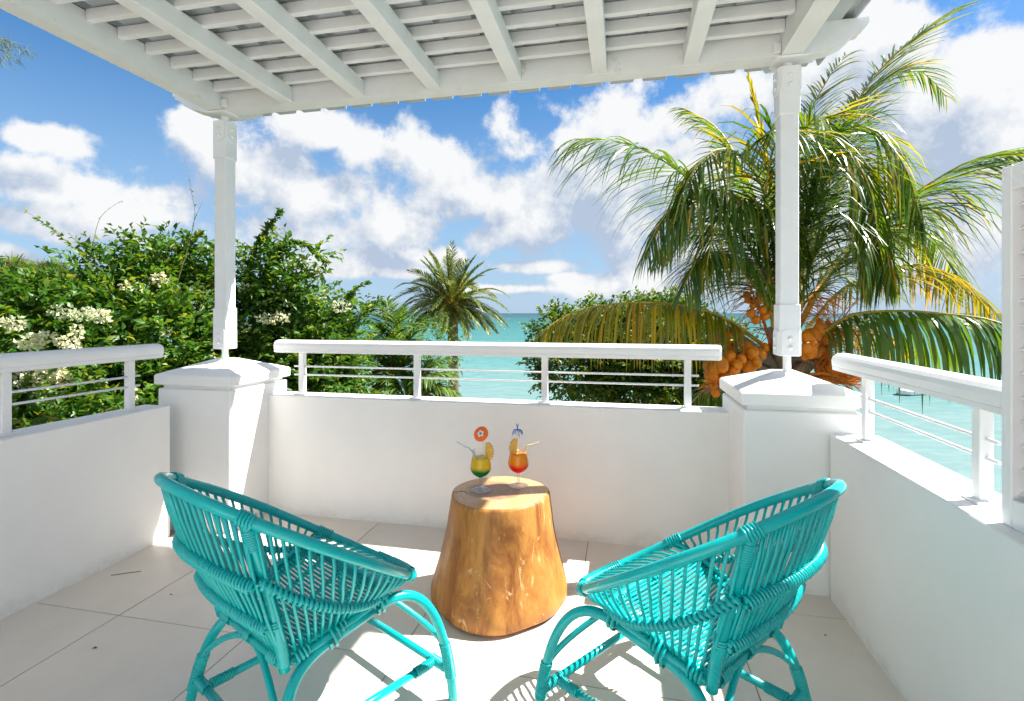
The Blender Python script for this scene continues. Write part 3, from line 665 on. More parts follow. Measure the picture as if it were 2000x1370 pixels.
M['glass'] = glassmat(); M['glass2'] = M['glass'].copy(); M['glass2'].name = 'thick_glass'
for n_ in M['glass2'].node_tree.nodes:
    if n_.type == 'MATH': n_.inputs[1].default_value = .6; n_.inputs[2].default_value = .05
    if n_.type == 'LAYER_WEIGHT': n_.inputs[0].default_value = .45
OUT = [(.0445, .0006), (.0470, .0016), (.0468, .0030), (.035, .0062), (.020, .0100), (.0075, .015), (.0046, .022), (.0042, .045), (.0050, .055), (.0095, .0605), (.020, .0655), (.034, .0745), (.0445, .087), (.0492, .101), (.0488, .116), (.0450, .135), (.0405, .155), (.0385, .172), (.0388, .185)]
INN = [(.0378, .1853), (.0374, .172), (.0392, .155), (.0436, .135), (.0474, .116), (.0477, .101), (.0431, .0882), (.033, .0764), (.0195, .0679), (.009, .0640), (.0005, .0632)]
def outr(z): return float(np.interp(z, [q[1] for q in OUT[8:]], [q[0] for q in OUT[8:]]))
def wallr(z):
    zs = [q[1] for q in reversed(INN)]; rs = [q[0] for q in reversed(INN)]; return float(np.interp(z, zs, rs))
def cocktail(loc, label, lo, hi, zs, ztop):
    g_ = empty('cocktail_glass', loc, 0, label, 'cocktail', 'cocktails on the stump table')
    MB().lathe(OUT[8:] + [(.0384, .1858), (.0380, .1850)], 40).build('glass', M['glass'], g_); MB().lathe([(.0005, .0010), (.02, .0012)] + [(r_ * (1.25 if .01 < z_ < .058 else 1), z_) for r_, z_ in OUT[:10]], 32).build('stem', M['glass2'], g_)
    zz = list(np.linspace(.0625, ztop, 16)); pr_ = [(.0004, .0618)] + [(max(.001, outr(z) - .0011), z) for z in zz] + [(wallr(ztop) * .6, ztop + .0005), (.0004, ztop)]
    fixn(MB().lathe(pr_, 36).build('drink', drinkmat('drink_' + label.split()[0], lo, hi, *zs), g_))
    ib = MB()
    for k in range(5):
        a = k * 1.3; c = Vector((.017 * math.cos(a), .017 * math.sin(a), ztop + .001)); R_ = Matrix.Rotation(a * 2, 3, 'Z') @ Matrix.Rotation(.5 + k * .2, 3, 'X'); s = .0075
        V = [c + R_ @ Vector((x * s, y * s, z * s)) for z in (-1, 1) for y in (-1, 1) for x in (-1, 1)]; ib.add([tuple(v) for v in V], [(0, 2, 3, 1), (4, 5, 7, 6), (0, 1, 5, 4), (2, 6, 7, 3), (0, 4, 6, 2), (1, 3, 7, 5)])
    tag(ib.build('crushed_ice', M['glass'], g_), kind='stuff'); return g_
ZT = .4805
gA = Vector((-.1446, 2.37, ZT)); gB = Vector((.030, 2.43, ZT))
cocktail(gA, 'green and yellow layered cocktail in a stemmed glass, left on the stump', (.004, .26, .04), (.95, .60, .004), (.092, .118), .152)
cocktail(gB, 'red and orange layered cocktail in a stemmed glass, right on the stump', (.95, .02, .008), (1.0, .34, .004), (.094, .118), .155)
def z3(x, y): return 840 + x * .1606, 790 + y * .1606
def zp(x, y, Y): return at(*z3(x, y), Y)
def plastic(name, c, tr=.3):
    m = mat(name, c, .3); m.node_tree.nodes['Principled BSDF'].inputs['Transmission Weight'].default_value = tr; return m
def straw(pts, c, label):
    P = [np.array(p) for p in pts]; o = MB().tube(resample(P, 30), .0028, 10, caps=False).build('straw', plastic('straw_' + label.split()[1], c)); 
    e = empty('drinking_straw', pts[-1], 0, label, 'straw', 'bent drinking straws'); o.parent = e; o.location = [-x for x in pts[-1]]
    q = MB()
    for k in range(5):
        i = 10 + k
    P2 = resample(P, 60); cz = P2[22:30]; wraps(q, cz, .0029, .0016, .0007, sides=8); q.build('bellows', plastic('straw_bellows_' + label.split()[1], c), o)
straw([zp(325, 455, 2.33), zp(440, 525, 2.345), zp(465, 522, 2.348), zp(580, 655, 2.36), tuple(gA + Vector((.012, .01, .08)))], (.45, .66, .74), 'pale blue bent straw leaning left out of the green and yellow cocktail')
straw([zp(1325, 460, 2.45), zp(1235, 490, 2.445), zp(1190, 497, 2.44), zp(1150, 570, 2.435), tuple(gB + Vector((.0, .0, .08)))], (.72, .70, .42), 'pale yellow bent straw leaning right out of the red and orange cocktail')
def pine_mat():
    def ex(t, b, vec, colr):
        n = noise(t, vec, 90, 4, .6, .5); c = mixc(t, rng_(t, n, .35, .7), (.72, .36, .03, 1), (.80, .52, .10, 1)); t.links.new(c, b.inputs['Base Color'])
    return mat('pineapple_flesh', (.75, .45, .06), .4, .1, 40, .4, 200, extra=ex)
M['pine'] = pine_mat(); M['rind'] = mat('pineapple_rind', (.50, .24, .03), .7, .4, 60, .6, 200)
def pineapple(loc, rz, tilt, label):
    e = empty('pineapple_wedge', loc, rz, label, 'fruit', 'pineapple wedges on the cocktail rims'); e.rotation_euler = (0, tilt, rz)
    pts = [(0, -.030), (.004, -.031)] ; R = .052
    for a in np.linspace(-35, 62, 15): pts.append((-.012 + .045 * math.cos(math.radians(a)), -.012 + R * math.sin(math.radians(a))))
    pts.append((-.006, .034)); fixn(MB().prism(pts, -.006, .006, 1).build('flesh', M['pine'], e))
    for k, a in enumerate(np.linspace(-30, 60, 8)):
        ca, sa = math.cos(math.radians(a)), math.sin(math.radians(a)); c = np.array([-.012 + .0455 * ca, 0, -.012 + R * sa]); d = np.array([ca, 0, sa]); u = np.array([-sa, 0, ca])
        V = [c - u * .0042 - [0, .0062, 0], c + u * .0042 - [0, .0062, 0], c + u * .0042 + [0, .0062, 0], c - u * .0042 + [0, .0062, 0], c + d * .0042 + u * .0012, c + d * .0078 + u * .0032]
        MB().add(V, [(3, 2, 1, 0), (0, 1, 4), (1, 2, 4), (2, 3, 4), (3, 0, 4), (4, 1, 5), (2, 4, 5)]).build('rind_eye', M['rind'], e)
pineapple(Vector(zp(680, 560, 2.36)), .25, .1, 'orange pineapple wedge on the right rim of the green and yellow cocktail')
pineapple(Vector(zp(1055, 510, 2.42)), math.pi - .2, .05, 'orange pineapple wedge on the left rim of the red and orange cocktail')
# paper parasol
def paper():
    def ex(t, b, vec, colr):
        sp = t.nodes.new('ShaderNodeSeparateXYZ'); t.links.new(vec, sp.inputs[0])
        rad = mth(t, 'SQRT', mth(t, 'ADD', mth(t, 'POWER', sp.outputs[0], 2.), mth(t, 'POWER', sp.outputs[1], 2.)))
        an = mth(t, 'ARCTAN2', sp.outputs[1], sp.outputs[0]); pet = mth(t, 'MULTIPLY', mth(t, 'COSINE', mth(t, 'MULTIPLY', an, 5.)), .0022)
        c = mixc(t, rng_(t, mth(t, 'ADD', rad, pet), .0135, .0150), (.75, .75, .70, 1), (.88, .15, .01, 1))
        c = mixc(t, rng_(t, mth(t, 'SUBTRACT', rad, pet), .0050, .0065, 1, 0), c, (.01, .20, .10, 1)); t.links.new(c, b.inputs['Base Color'])
    return mat('orange_parasol_paper', (.85, .15, .01), .6, extra=ex)
u0 = np.array(zp(615, 358, 2.33)); ud = (np.array((-.30, -.80, .45))); ud /= np.linalg.norm(ud)
ue = empty('cocktail_parasol', u0, 0, 'tiny orange paper parasol with white and green centre above the left cocktail', 'cocktail parasol'); ue.rotation_euler = Vector(ud).to_track_quat('Z', 'Y').to_euler()
V = [(0, 0, .004)]; ns = 32
for ring, (rr, zz) in enumerate(((.018, .0005), (.0345, -.006))):
    for k in range(ns): a = 2 * math.pi * k / ns; rd = rr * (1 + (.035 if k % 2 and ring else 0)); V.append((rd * math.cos(a), rd * math.sin(a), zz + (.0012 if k % 2 else 0)))
F = [(0, 1 + k, 1 + (k + 1) % ns) for k in range(ns)] + [(1 + k, 1 + ns + k, 1 + ns + (k + 1) % ns, 1 + (k + 1) % ns) for k in range(ns)]
MB().add(V, F).build('canopy', paper(), ue)
wd = mat('cocktail_stick_wood', (.62, .45, .25), .6)
iv = Vector(ud).to_track_quat('Z', 'Y').to_matrix().transposed()
tipl = iv @ (Vector(zp(660, 600, 2.36)) - Vector(u0)); MB().tube([(0, 0, .004), tuple(iv @ (Vector(zp(643, 450, 2.345)) - Vector(u0))), tuple(tipl)], .0011, 6).build('stick', wd, ue)
# foil palm pick
f0 = np.array(zp(1062, 318, 2.42)); fe = empty('foil_pick', f0, 0, 'blue foil firework pick with thin curling strands above the right cocktail', 'cocktail pick')
foil = mat('blue_foil', (.02, .14, .62), .25); foil.node_tree.nodes['Principled BSDF'].inputs['Metallic'].default_value = .6
MB().tube([(0, 0, .022), (0, 0, -.0), (-.001, 0, -.02), (-.003, .002, -.055)], .0012, 6).build('stick', wd, fe)
MB().tube([(-.001, 0, .016), (0, 0, .004), (0, 0, -.006)], [.0012, .0026, .0012], 6).build('tie', foil, fe)
for k in range(46):
    a = RNG.uniform(0, 2 * math.pi); up = k < 12; s = RNG.uniform(.7, 1.15); w_ = .0009
    if up: pts = [(0, 0, .006), (.003 * math.cos(a), .003 * math.sin(a), .018), (.007 * math.cos(a) * s, .007 * math.sin(a), .034 * s)]
    else:
        d = RNG.uniform(.0, .030); pts = [(0, 0, 0), (.010 * math.cos(a) * s, .010 * math.sin(a), .005), (.020 * math.cos(a) * s, .020 * math.sin(a) * s, .001), (.026 * math.cos(a) * s, .026 * math.sin(a) * s, -.012 * s - d * .5)]
    P = resample(np.array(pts), 8); MB().tube(P, w_ * .8, 4, caps=False).build('strand', foil, fe)
# dry twig and crumbs on the floor
tw = empty('dry_twig', at(275, 1120, 1.3 / .508), 0, 'thin dry curved twig lying on the tiles by the left wall', 'twig')
bp = at(275, 1120, 1.3 / .508); q = [at(217, 1125, 1.3 / .513), at(245, 1121, 1.3 / .509), at(275, 1117, 1.3 / .505)]
MB().tube([(p - bp) * [1, 1, 0] + [0, 0, .0026] for p in q], .0016, 5).build('stem', M['twig'], tw)

# ------------------------------------------------------------------ foliage machinery
def leaves(B, D, Nn, Ln, Wd, droop=.18, fold=.25):
    """leaf blades: base B, direction D, face normal Nn, length Ln, width Wd -> V,F (5 verts, 4 tris each)"""
    D = D / (np.linalg.norm(D, axis=1)[:, None] + 1e-9); S = np.cross(D, Nn); S /= np.linalg.norm(S, axis=1)[:, None] + 1e-9; U = np.cross(S, D)
    Ln = Ln[:, None]; Wd = Wd[:, None]; mid = B + D * Ln * .45
    V = np.stack([B, mid - U * Wd * fold * .0, mid + S * Wd * .5 + U * Wd * fold, B + D * Ln - U * Ln * droop, mid - S * Wd * .5 + U * Wd * fold], 1)
    n = len(B); base = (np.arange(n) * 5)[:, None]
    F = np.concatenate([base + np.array([[0, 2, 1]]), base + np.array([[1, 2, 3]]), base + np.array([[0, 1, 4]]), base + np.array([[1, 3, 4]])], 1).reshape(-1, 3)
    return V.reshape(-1, 3), F
def unit(v): return v / (np.linalg.norm(v, axis=-1, keepdims=True) + 1e-9)
LEAFM = {}
def leaf_parts(B, D, Nn, Ln, Wd, m, parent, org, nbig, name='leaf'):
    """the nbig leaves that show largest become single parts; the rest is one stuff part"""
    d2 = (B ** 2).sum(1) + 0; size = Ln / np.sqrt(d2); u = B[:, 0] / np.maximum(B[:, 1], .1); v = (H - B[:, 2]) / np.maximum(B[:, 1], .1)
    vis = (np.abs(u) < .98) & (v > -.6) & (v < .16) & (B[:, 1] > .5)
    facing = np.abs((unit(Nn) * unit(B)).sum(1))
    sc = np.where(vis, size * (.5 + facing), 0) * RNG.uniform(.8, 1.2, len(B)); big = np.argsort(-sc)[:nbig]; rest = np.ones(len(B), bool); rest[big] = False
    if m.name not in LEAFM:
        v0, f0_ = leaves(np.zeros((1, 3)), np.array([[0, 1., 0]]), np.array([[0, 0, 1.]]), np.ones(1), np.ones(1) * .5); LEAFM[m.name] = npmesh(name, v0, f0_, m)
    me = LEAFM[m.name]
    for i in big:
        D_ = unit(D[i]); S = unit(np.cross(D_, Nn[i])); U = np.cross(S, D_); w = Wd[i] / .5
        mm = Matrix(((S[0] * w, D_[0] * Ln[i], U[0] * Ln[i], B[i][0] - org[0]), (S[1] * w, D_[1] * Ln[i], U[1] * Ln[i], B[i][1] - org[1]), (S[2] * w, D_[2] * Ln[i], U[2] * Ln[i], B[i][2] - org[2]), (0, 0, 0, 1)))
        link(name, me, parent, mtx=mm)
    V, F = leaves(B[rest] - org, D[rest], Nn[rest], Ln[rest], Wd[rest]); tag(link('foliage', npmesh('foliage', V, F, m), parent), kind='stuff')
def twigs(starts, dirs, nl, seg, leaf, lw, grav=.25):
    """leafy twigs growing from starts along dirs: arrays of leaves"""
    n = len(starts); Bs, Ds, Ns, Ls, Ws = [], [], [], [], []; P = starts.copy(); D = unit(dirs)
    for k in range(nl):
        D = unit(D + np.c_[RNG.normal(0, .12, (n, 2)), RNG.normal(-grav / nl, .1, n)]); P = P + D * seg * RNG.uniform(.7, 1.3, n)[:, None]
        side = unit(np.cross(D, np.array([0, 0, 1.])) + RNG.normal(0, .35, (n, 3))) * (1 if k % 2 else -1)
        Bs.append(P); Ds.append(unit(side * .8 + D * .8 + RNG.normal(0, .25, (n, 3)))); Ns.append(unit(np.array([0, 0, 1.]) + RNG.normal(0, .55, (n, 3))))
        s = leaf * RNG.uniform(.6, 1.15, n) * (1 - .35 * k / nl); Ls.append(s); Ws.append(s * lw)
    return [np.concatenate(x) for x in (Bs, Ds, Ns, Ls, Ws)]
def blob_starts(blobs, n, shell=.55):
    C_ = np.array([b[0] for b in blobs]); R_ = np.array([b[1] for b in blobs]); wts = (R_.prod(1)) ** (2 / 3); idx = RNG.choice(len(blobs), n, p=wts / wts.sum())
    d = unit(RNG.normal(0, 1, (n, 3))); rad = shell + (1 - shell) * RNG.uniform(0, 1, n) ** .7
    lump = 1 + .13 * np.sin(d[:, 0] * 5 + idx * 1.7) * np.cos(d[:, 2] * 6 + idx)
    return C_[idx] + d * R_[idx] * (rad * lump)[:, None], d
def PB(px, py, Y, rp, ry=None, rd=None):    # a clump: centre, radius in the picture and in depth
    return (at(px, py, Y), np.array([rp / 1000 * Y, rd if rd else rp / 1000 * Y * .8, (ry or rp) / 1000 * Y]))
def catmull(P, n):
    P = np.array(P, float); P = np.vstack([2 * P[0] - P[1], P, 2 * P[-1] - P[-2]]); out = []
    for i in range(1, len(P) - 2):
        for t in np.linspace(0, 1, max(2, n // (len(P) - 3)), endpoint=False):
            out.append(.5 * ((2 * P[i]) + (-P[i - 1] + P[i + 1]) * t + (2 * P[i - 1] - 5 * P[i] + 4 * P[i + 1] - P[i + 2]) * t * t + (-P[i - 1] + 3 * P[i] - 3 * P[i + 1] + P[i + 2]) * t ** 3))
    out.append(P[-2]); return np.array(out)
def shoot(path, parent, org, leaf, dens_, m, r0=.006, lw=.5, leafy=(0., 1.), name='shoot'):
    P = catmull(path, 30); P = resample(P, 26); MB().tube(P - org, np.linspace(r0, r0 * .25, len(P)), 6).build(name, M['twig'], parent)
    _, s = arc(P); n = int(s[-1] * dens_); u = RNG.uniform(leafy[0], leafy[1], n); Q = np.stack([np.interp(u * s[-1], s, P[:, i]) for i in range(3)], -1)
    T, _, _ = frames(P); Tq = np.stack([np.interp(u * s[-1], s, T[:, i]) for i in range(3)], -1)
    sd = unit(np.cross(Tq, [0, 0, 1.]) + RNG.normal(0, .5, (n, 3))) * RNG.choice([-1, 1], n)[:, None]
    return Q, unit(Tq * .8 + sd * .8 + RNG.normal(0, .2, (n, 3))), unit(np.array([0, -.3, 1.]) + RNG.normal(0, .5, (n, 3))), leaf * RNG.uniform(.6, 1.1, n) * (1 - .3 * u), leaf * lw * RNG.uniform(.7, 1.1, n)
def cluster(c, sx, sz, n, parent, org):
    d = unit(RNG.normal(0, 1, (n, 3))); B = c + d * np.array([sx, sx * .5, sz]) * RNG.uniform(.5, 1.05, (n, 1))
    V, F = leaves(B - org, unit(d + RNG.normal(0, .5, (n, 3))), unit(d + RNG.normal(0, .6, (n, 3))), RNG.uniform(.022, .036, n), RNG.uniform(.018, .030, n), .1, .3)
    link('flower_cluster', npmesh('flower_cluster', V, F, M['bract']), parent)

def bush(name, label, cat, blobs, ntw, nl, leaf, lw, m, org, shoots=(), clusters=(), nbig=290, seg=.03, stems=()):
    e = empty(name, org, 0, label, cat); S, d = blob_starts(blobs, ntw); up = np.array([0, 0, .45])
    A = [twigs(S, d + up + RNG.normal(0, .4, S.shape), nl, seg, leaf, lw)]
    for sh in shoots: A.append(shoot(sh['p'], e, org, sh.get('leaf', leaf), sh.get('d', 120), m, sh.get('r', .005), lw, sh.get('u', (0., 1.))))
    A = [np.concatenate([a[i] for a in A]) for i in range(5)]
    leaf_parts(*A, m, e, org, nbig)
    for c in clusters: cluster(at(c[0], c[1], c[2]), c[3] / 1000 * c[2], c[4] / 1000 * c[2], c[5], e, org)
    for P in stems:
        P = np.array(P); MB().tube(resample(catmull(P, 16), 16) - org, np.linspace(.05, .018, 16), 8).build('stem', M['bark'], e)
    return e
A_ = lambda pts, Y: [at(x, y, Y + (0 if len(q) < 1 else 0)) for (x, y, *q) in pts]
# left bougainvillea: fills the view over the left wall
b1 = [PB(30, 640, 3.9, 100, 70), PB(150, 650, 4.3, 90, 80), PB(60, 770, 4.0, 140, 90), PB(235, 600, 4.6, 70, 62), PB(325, 570, 4.9, 70, 55), PB(300, 690, 4.5, 110, 100), PB(90, 600, 4.2, 60, 40),
      PB(395, 620, 5.0, 60, 100), PB(180, 760, 4.1, 130, 100), PB(330, 800, 4.5, 100, 90), PB(188, 540, 4.6, 20, 36), PB(330, 510, 4.9, 48, 18), PB(430, 720, 4.9, 50, 100), PB(60, 900, 3.6, 240, 120), PB(390, 520, 5.0, 26, 34), PB(262, 540, 4.8, 30, 24), PB(285, 490, 4.8, 22, 12), PB(150, 520, 4.4, 10, 14)]
sh1 = [dict(p=A_([(235, 600), (170, 512), (110, 455), (50, 412)], 4.3), d=70, u=(.15, 1.), leaf=.062), dict(p=A_([(178, 500), (190, 440), (205, 415), (236, 393)], 4.4), d=16, u=(.55, 1.), leaf=.03, r=.003),
       dict(p=A_([(335, 590), (378, 440), (375, 380), (362, 312)], 4.6), d=9, u=(.35, 1.), leaf=.035, r=.004), dict(p=A_([(372, 470), (380, 430), (396, 393)], 4.6), d=6, u=(.3, 1.), leaf=.03, r=.003),
       dict(p=A_([(330, 540), (300, 480), (262, 462)], 4.7), d=110), dict(p=A_([(350, 520), (390, 460), (420, 500)], 4.8), d=130), dict(p=A_([(220, 560), (205, 500), (160, 480)], 4.4), d=110)]
cl1 = [(125, 610, 3.75, 26, 12, 90), (160, 615, 3.75, 30, 12, 110), (195, 618, 3.75, 24, 10, 80), (25, 632, 3.4, 22, 12, 70), (62, 668, 3.4, 26, 14, 90), (85, 660, 3.4, 20, 12, 60), (135, 669, 3.5, 24, 11, 80), (150, 646, 3.6, 10, 9, 30),
       (60, 735, 3.55, 40, 22, 190), (95, 722, 3.55, 36, 20, 170), (120, 740, 3.6, 24, 16, 90), (85, 762, 3.55, 34, 14, 110), (312, 546, 4.5, 20, 11, 70), (245, 560, 4.3, 11, 8, 22), (268, 566, 4.3, 9, 7, 18), (324, 648, 4.2, 8, 8, 20),
       (355, 592, 4.5, 8, 6, 14), (175, 795, 3.75, 16, 8, 30), (270, 783, 3.9, 10, 8, 20), (395, 570, 4.8, 8, 6, 14), (40, 705, 3.5, 22, 10, 50)]
org = np.array([-3.6, 4.3, SEA + .9])
bush('bougainvillea', 'large green bougainvillea with cream flowers behind the left handrail, long bare shoots on top', 'bush', b1, 3900, 9, .102, .50, M['bleaf'], org, sh1, cl1, 290, .030,
     [(org, org + [.3, 0, 3], org + [.2, -.2, 5.6]), (org, org + [-.3, -.4, 3], org + [-.2, -.9, 5.7]), (org, org + [.8, .3, 4], org + [1.0, .5, 6.2])])
b2 = [PB(520, 650, 5.2, 55, 60), PB(590, 670, 5.3, 60, 60), PB(492, 570, 5.1, 22, 50), PB(655, 680, 5.5, 36, 40), PB(555, 565, 5.1, 46, 18), PB(600, 740, 5.3, 90, 55), PB(690, 615, 5.6, 20, 20), PB(500, 740, 5.1, 60, 80), PB(655, 750, 5.6, 36, 44), PB(715, 625, 5.7, 10, 12), PB(560, 830, 5.2, 150, 60), PB(600, 612, 5.3, 40, 26), PB(500, 505, 5.0, 9, 26), PB(525, 465, 5.0, 7, 16), PB(565, 500, 5.05, 16, 8), PB(605, 500, 5.05, 14, 8), PB(540, 530, 5.05, 24, 10)]
sh2 = [dict(p=A_([(478, 590), (495, 500), (520, 450), (548, 415)], 5.0), d=260, leaf=.10), dict(p=A_([(500, 560), (545, 490), (590, 475), (637, 515)], 5.0), d=260, leaf=.10), dict(p=A_([(480, 610), (540, 578), (600, 575), (655, 600)], 4.9), d=40, leaf=.06),
       dict(p=A_([(640, 640), (690, 570), (715, 553)], 5.3), d=120), dict(p=A_([(480, 620), (540, 560), (600, 540), (640, 530)], 5.1), d=100), dict(p=A_([(680, 640), (740, 590), (752, 600)], 5.4), d=90)]
cl2 = [(520, 622, 4.8, 20, 10, 60), (548, 622, 4.8, 18, 10, 60), (665, 600, 5.1, 19, 10, 70), (630, 577, 5.1, 9, 9, 26), (475, 562, 4.9, 9, 10, 30), (480, 640, 4.8, 8, 8, 24), (655, 706, 5.2, 10, 8, 26), (676, 772, 5.2, 14, 7, 26), (555, 600, 4.9, 7, 6, 12), (472, 520, 4.9, 6, 6, 12)]
org = np.array([-2.0, 5.3, SEA + .9])
bush('bougainvillea', 'green bougainvillea with two arching leafy sprays just right of the left roof post', 'bush', b2, 2700, 9, .104, .50, M['bleaf'], org, sh2, cl2, 240, .030,
     [(org, org + [.2, 0, 3], org + [-.1, -.1, 6.2]), (org, org + [-.4, 0, 3], org + [-.5, -.2, 6.2])])
# round tree by the water
b3 = [PB(1090, 645, 12, 34, 30), PB(1165, 645, 12.4, 50, 40), PB(1130, 715, 12, 85, 62), PB(1230, 690, 12.2, 100, 80), PB(1330, 700, 12.6, 95, 78), PB(1240, 760, 12.3, 95, 34), PB(1350, 770, 12.5, 90, 60), PB(1250, 612, 12.6, 36, 18), PB(1400, 700, 13, 60, 60), PB(1310, 640, 12.8, 70, 50)]
sh3 = [dict(p=A_([(1160, 640), (1175, 595), (1225, 575)], 12.2), d=26, leaf=.15, r=.012), dict(p=A_([(1230, 620), (1255, 585), (1290, 572)], 12.2), d=26, leaf=.15, r=.012), dict(p=A_([(1080, 650), (1040, 650), (1018, 690)], 12), d=30, leaf=.13, r=.012), dict(p=A_([(1090, 640), (1100, 600), (1080, 597)], 12), d=26, leaf=.13, r=.012)]
org = np.array([2.8, 12.3, SEA + .9])
bush('almond_tree', 'round dark green broadleaf tree by the water, right of the open sea view', 'tree', b3, 5200, 7, .165, .6, M['tleaf'], org, sh3, (), 200, .06,
     [(org, org + [0, 0, 2.5], org + [-.2, 0, 4.6]), (org + [0, 0, 2], org + [.8, 0, 4], org + [1.4, 0, 5.2]), (org + [0, 0, 2], org + [-.8, 0, 4], org + [-1.3, 0, 5.3])])
# low shrub between the small palms
org = np.array([-2.0, 9.5, SEA + .9])
bush('leafy_shrub', 'bright green leafy shrub between the small palm and the date palm trunk', 'bush', [PB(830, 650, 9.4, 44, 26), PB(860, 690, 9.4, 40, 40), PB(790, 640, 9.6, 30, 34), PB(840, 740, 9.4, 50, 36)], 300, 6, .08, .45, M['bleaf'], org, (), ((875, 700, 9.2, 10, 8, 24),), 60, .04,
     [(org, org + [.2, 0, 3], org + [.3, 0, 5.4])])

# ------------------------------------------------------------------ palms
def leaflet_strip(P0, D, G, Ln, Wd, nseg=4, curl=.0):
    """ribbons: base P0, initial direction D, gravity pull G -> V (n, (nseg+1)*2, 3)"""
    n = len(P0); P = P0.copy(); D = unit(D); rows = []; sd = unit(np.cross(D, np.array([0, 0, 1.]) + RNG.normal(0, .25, (n, 3))))
    for k in range(nseg + 1):
        w = Wd * (.55, 1., .85, .5, .06)[min(4, int(round(k * 4 / nseg)))]
        rows.append(np.stack([P - sd * w[:, None] * .5, P + sd * w[:, None] * .5], 1))
        D = unit(D + np.array([0, 0, -1.]) * (G * (k + .6) / nseg)[:, None]); P = P + D * (Ln / nseg)[:, None]
        sd = unit(sd - D * (sd * D).sum(1)[:, None])
    return np.concatenate(rows, 1)
def strip_faces(n, nseg):
    base = (np.arange(n) * (nseg + 1) * 2)[:, None]
    return np.concatenate([base + np.array([[2 * k, 2 * k + 1, 2 * k + 3, 2 * k + 2]]) for k in range(nseg)], 1).reshape(-1, 4)
def frond(path, parent, org, m, n=70, Ln=.7, Wd=.035, grav=1.1, fwd=.55, r0=.022, start=.14, nseg=4, single=False, roll=0., tipshort=.35, name='frond', lift=.0, wild=.07):
    P = resample(catmull(path, 24), 22); st_ = MB().tube(P - org, np.linspace(r0, r0 * .16, len(P)), 6).build(name, M['rachis'], parent)
    _, s = arc(P); T, _, _ = frames(P); u = np.repeat(np.linspace(start, .995, n), 2); u = np.clip(u + RNG.normal(0, .004, 2 * n), 0, 1); sg = np.tile([-1., 1.], n)
    Q = np.stack([np.interp(u * s[-1], s, P[:, i]) for i in range(3)], -1); Tq = unit(np.stack([np.interp(u * s[-1], s, T[:, i]) for i in range(3)], -1))
    ch = (P[-1] - P[0]) * [1, 1, 0]; S0 = np.cross(unit(ch), [0, 0, 1.]); S0 = unit(S0) if np.linalg.norm(S0) > .01 else np.array([1., 0, 0]); S = unit(S0 - Tq * (Tq @ S0)[:, None])
    if roll: 
        ca, sa = math.cos(roll), math.sin(roll); S = unit(S * ca + np.cross(Tq, S) * sa)
    up = np.cross(S, Tq); D = S * sg[:, None] + Tq * (fwd + .9 * u[:, None] ** 3) + up * (lift + RNG.choice([-.10, .10], 2 * n)[:, None] * (wild > .1)) + RNG.normal(0, wild, S.shape)
    prof_ = np.interp(u, [start, start + .12, .45, .8, 1.], [.5, .85, 1., .8, tipshort]); ln = Ln * prof_ * RNG.uniform(.80 if wild > .1 else .86, 1.1, 2 * n)
    V = leaflet_strip(Q - org, D, grav * RNG.uniform(.5 if wild > .1 else .75, 1.4, 2 * n), ln, Wd * RNG.uniform(.8, 1.15, 2 * n) * (.6 + .4 * prof_), nseg)
    if single:
        F1 = strip_faces(1, nseg)
        for i in range(2 * n): link('leaflet', npmesh('leaflet', V[i] , F1, m, True), st_)
    else: tag(link('leaflets', npmesh('leaflets', V.reshape(-1, 3), strip_faces(2 * n, nseg), m, True), st_), kind='stuff')
    return st_
def PY(pts): return [at(x, y, Y) for x, y, Y in pts]
CO = at(1532, 690, 5.7); corg = np.array([CO[0] + .25, CO[1] + .1, SEA + .9])
cp = empty('coconut_palm', corg, 0, 'tall coconut palm with orange coconuts and wide fronds behind the right roof post', 'palm tree')
tp = resample(catmull([corg, corg + [.1, 0, 2], corg + [-.1, 0, 4.5], CO + [-.02, 0, -.1]], 20), 26)
MB().tube(tp - corg, np.linspace(.19, .13, 26) + .006 * (np.arange(26) % 2), 14).build('trunk', M['bark'], cp)
MB().tube([CO - corg + [-.0, 0, -.35], CO - corg + [0, 0, -.1], CO - corg + [0, 0, .15], CO - corg + [0, 0, .42]], [.14, .20, .16, .06], 14).build('crown_heart', M['fibre'], cp)
